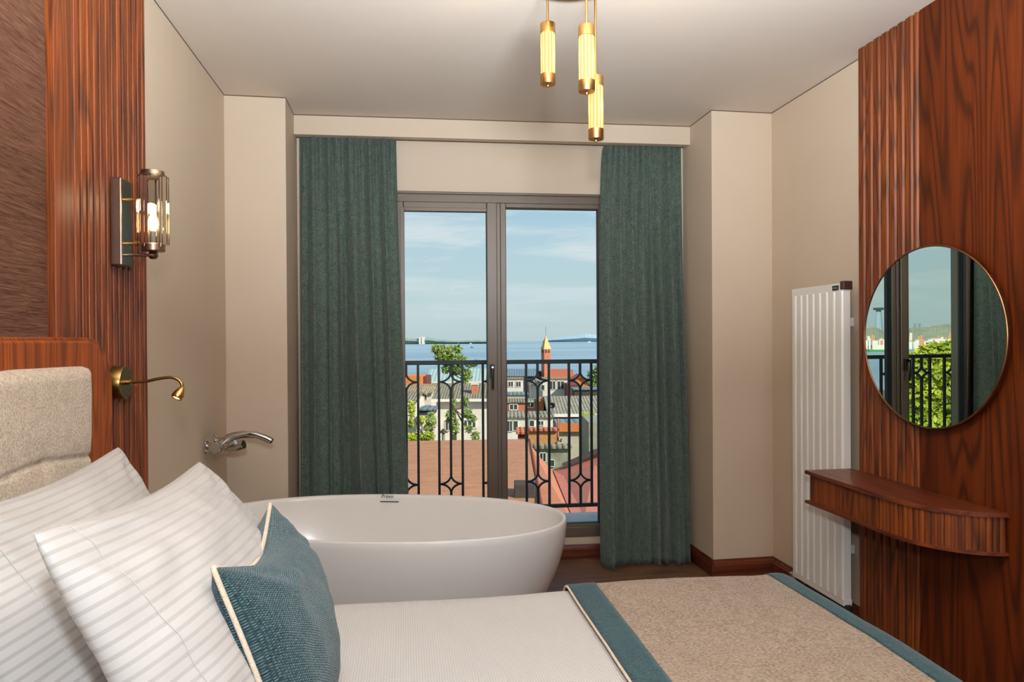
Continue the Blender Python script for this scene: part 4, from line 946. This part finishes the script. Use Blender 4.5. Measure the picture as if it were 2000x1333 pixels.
# --- far shores, islands, boats
def ridge(name, label, cat, pts, D, ybase, mat, seed, rough=.8, depth=120):
    rs = np.random.RandomState(seed); X_ = [p[0] for p in pts]; Y_ = [p[1] for p in pts]; b = MB(); rows = []
    for x in np.arange(X_[0], X_[-1], max(.8, (X_[-1]-X_[0])/120)):
        y = np.interp(x, X_, Y_)+rs.uniform(-rough, rough); top = at(x, min(y, ybase-.2), D); bot = at(x, ybase, D); bot.z = SEA-1; bk = at(x, ybase, D+depth); bk.z = SEA-1
        mid = at(x, (y+ybase)/2, D-depth*.1); rows.append([tuple(bot), tuple(mid), tuple(top), tuple(bk)])
    o = b.grid(rows).build(name, mat); return tag(o, label, cat) if label else struct(o)
m_isl = plain('hazy_woods', (124, 144, 134), (146, 162, 152), sc=.004); m_mtn = plain('hazy_mountain', (148, 172, 188), (160, 182, 194), sc=.001)  # distance haze is mixed into both colours
m_bld = M('far_city_white', (226, 218, 208), .8); m_bldr = M('far_city_terracotta', (208, 150, 118), .8)
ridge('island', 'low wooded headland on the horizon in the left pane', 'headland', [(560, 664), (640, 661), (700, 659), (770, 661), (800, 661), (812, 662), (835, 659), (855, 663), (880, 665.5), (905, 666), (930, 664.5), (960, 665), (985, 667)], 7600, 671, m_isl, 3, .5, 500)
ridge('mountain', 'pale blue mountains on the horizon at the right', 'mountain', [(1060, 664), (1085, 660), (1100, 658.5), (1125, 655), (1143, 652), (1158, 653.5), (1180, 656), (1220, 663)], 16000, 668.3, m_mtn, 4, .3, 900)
for k, (xa, ya, xb, ym) in enumerate(((818, 659, 822, 664), (823.5, 658.4, 829, 663))):
    l0, d0, z1 = ld(xa, ya, 7550); l1, _, z0 = ld(xb, ym, 7550)
    tag(box(l0, l1, d0, d0+40, SEA, z1, lf).build('apartment_block', m_bld), ('left' if k == 0 else 'right')+' one of the two white blocks on the wooded headland', 'building', 'white blocks on the headland')
def boat(label, px, py, L, mat=m_bld, name='boat', hull=None, sup=True, az=None, group=None):
    r_ = ray(px, py) if az is None else az; D = (SEA-H)/r_.z; p = CAMO+r_*D; root = thing(name, (p.x, p.y, SEA), label, 'boat', group)
    rr_ = Vector((r_.y, -r_.x, 0)).normalized(); ff = Vector((r_.x, r_.y, 0)).normalized()
    fr = lambda x, y, zz: tuple(p+rr_*x+ff*y+Vector((0, 0, zz)))
    b = MB(); b.v = [fr(-L/2, -L*.1, L*.10), fr(L*.35, -L*.1, L*.10), fr(L/2, 0, L*.12), fr(L*.35, L*.1, L*.10), fr(-L/2, L*.1, L*.10), fr(-L*.45, -L*.08, -.3), fr(L*.3, -L*.08, -.3), fr(L*.4, 0, -.3), fr(L*.3, L*.08, -.3), fr(-L*.45, L*.08, -.3)]
    b.face([0, 1, 2, 3, 4]); b.face([9, 8, 7, 6, 5])
    for i in range(5): j = (i+1) % 5; b.face([i, j, 5+j, 5+i])
    b.build('hull', hull or mat, root); 
    if sup: MB().box(-L*.35, L*.2, -L*.06, L*.06, L*.10, L*.22, fr).build('cabin', mat, root); MB().box(-L*.25, L*.05, -L*.05, L*.05, L*.22, L*.30, fr).build('bridge', mat, root)
    return root
boat('small dark boat on the water in the left pane', 922, 680, 16, x_bk); boat('white boat far out beside the headland, left pane', 905, 671, 50); boat('white boat nearest the middle post on the far water', 920, 672.5, 36)
boat('white boat low on the water at the right edge of the pane', 1152, 670, 70)
# --- what the mirror shows: looking out to the left through the door
def vray(px, py):   # ray leaving the mirror for a mirror pixel
    r_ = ray(px, py); t = (MC-CAMO).dot(mn)/r_.dot(mn); hit = CAMO+r_*t; return hit, (r_-2*r_.dot(mn)*mn)
def mat_(px, py, dist): h, r_ = vray(px, py); q = math.hypot(r_.x, r_.y); return h+r_*(dist/q)
m_hill = plain('far_city_green', (134, 144, 116), (172, 172, 148), sc=.03)
def mridge(name, pts, dist, ybase, mat, seed, rough, depth, label, cat):
    rs = np.random.RandomState(seed); rows = []; X_ = [p[0] for p in pts]; Y_ = [p[1] for p in pts]
    for x in np.arange(X_[0], X_[-1], 1.2):
        y = np.interp(x, X_, Y_)+rs.uniform(-rough, rough); top = mat_(x, y, dist+depth*.5); bot = mat_(x, ybase, dist); bot.z = SEA-1; mid = mat_(x, ybase-(ybase-y)*.35, dist+depth*.15); bk = mat_(x, ybase, dist+depth); bk.z = SEA-1
        rows.append([tuple(bot), tuple(mid), tuple(top), tuple(bk)])
    return struct(MB().grid(rows).build(name, mat))
mridge('hill', [(1640, 642), (1690, 640), (1712, 640), (1728, 648), (1775, 642), (1800, 640), (1825, 637), (1850, 633), (1866, 634), (1930, 640), (2000, 645)], 1900, 672, m_hill, 8, .8, 500, None, None)
rs = np.random.RandomState(5); ncity = 0
for k in range(240):
    x = rs.uniform(1655, 1935); f = rs.uniform(0, 1); top = np.interp(x, (1690, 1728, 1775, 1825, 1850, 1900), (640, 646, 642, 638, 634, 637))
    if f < .45: y = top+rs.uniform(-1.5, 6); dist = 1900+380; hh = rs.uniform(2, 4.5); wd_ = rs.uniform(3, 8)
    elif f < .6: y = rs.uniform(650, 660); dist = 1960; hh = rs.uniform(2, 4); wd_ = rs.uniform(3, 6)
    else: y = rs.uniform(661, 668); dist = 1890; hh = rs.uniform(2, 5); wd_ = rs.uniform(4, 10)
    a_, b_ = mat_(x, y, dist), mat_(x+wd_, y+hh, dist); 
    if abs((a_-b_).x)+abs((a_-b_).y) < .1: continue
    ctr = (a_+b_)/2; dr = Vector((b_.x-a_.x, b_.y-a_.y, 0)); L = dr.length; dr.normalize(); nr = Vector((-dr.y, dr.x, 0)); nr = nr if nr.dot(ctr) > 0 else -nr
    fr = lambda u_, v_, zz: (ctr.x+dr.x*u_+nr.x*v_, ctr.y+dr.y*u_+nr.y*v_, zz)
    mt = m_bldr if (rs.rand() < .35) else m_bld
    tag(MB().box(-L/2, L/2, 0, 14, b_.z-25, a_.z, fr).build('city_building', mt), 'small hazy city building on the far hillside seen in the mirror', 'building', 'city buildings across the water')
for x in (1784, 1793):
    a_, b_ = mat_(x, 632, 2350), mat_(x+5.5, 645, 2350); dr = Vector((b_.x-a_.x, b_.y-a_.y, 0)); L = dr.length; dr.normalize(); nr = Vector((-dr.y, dr.x, 0)); ctr = (a_+b_)/2
    fr = lambda u_, v_, zz: (ctr.x+dr.x*u_+nr.x*v_, ctr.y+dr.y*u_+nr.y*v_, zz)
    tag(MB().box(-L/2, L/2, -8, 8, SEA, a_.z, fr).build('tower_block', plain('grey_tower', (120, 140, 146), (132, 150, 156)) if x == 1784 else bpy.data.materials['grey_tower']), 'grey high-rise on the skyline in the mirror, one of two', 'building', 'twin grey high-rises')
h_ = mat_(1716, 606, 2400); tl = thing('lattice_tower', (h_.x, h_.y, SEA), 'tall pale tower with dark top at the left edge of the mirror', 'tower')
MB().lathe([(16, 0), (7, h_.z-SEA)], (h_.x, h_.y, SEA), (0, 0, 1), 12).build('shaft', m_mtn, tl); MB().lathe([(15, 0), (15, 7)], (h_.x, h_.y, h_.z), (0, 0, 1), 12).build('top', x_gl, tl)
_, r_ = vray(1712, 688); boat('green-hulled ferry with white decks on the water, left part of the mirror', 0, 0, 46, m_bld, 'ferry', M('ferry_green', (70, 160, 96), .6), True, r_)
# big bright tree left of the balcony, reflected through the railing
DT = 15.0; bl = []
for (px, py, rx, ry) in ((1800, 712, 20, 24), (1818, 694, 24, 20), (1842, 690, 24, 18), (1866, 690, 26, 20), (1892, 694, 26, 22), (1790, 745, 18, 26), (1815, 735, 28, 28), (1845, 730, 30, 30), (1880, 730, 30, 30), (1795, 785, 24, 28), (1830, 780, 30, 30), (1865, 780, 30, 30), (1800, 830, 28, 30), (1840, 830, 32, 30), (1880, 830, 32, 30), (1910, 760, 30, 40), (1905, 820, 34, 40)):
    p = mat_(px, py, DT); bl.append((p.x, p.y, p.z, rx*DT/FPX*1.15, ry*DT/FPX*1.15))
p = mat_(1850, 860, DT); troot = thing('tree', (p.x, p.y, terr(14)), 'large bright yellow-green tree left of the balcony, seen only in the mirror', 'tree')
leaves(9000, bl, .085, 12).build('foliage', m_leafy, troot); MB().tube([(p.x, p.y, terr(14)), (p.x, p.y, p.z)], [.25, .15], 10).build('trunk', m_bark, troot, smooth=True)
#@@END
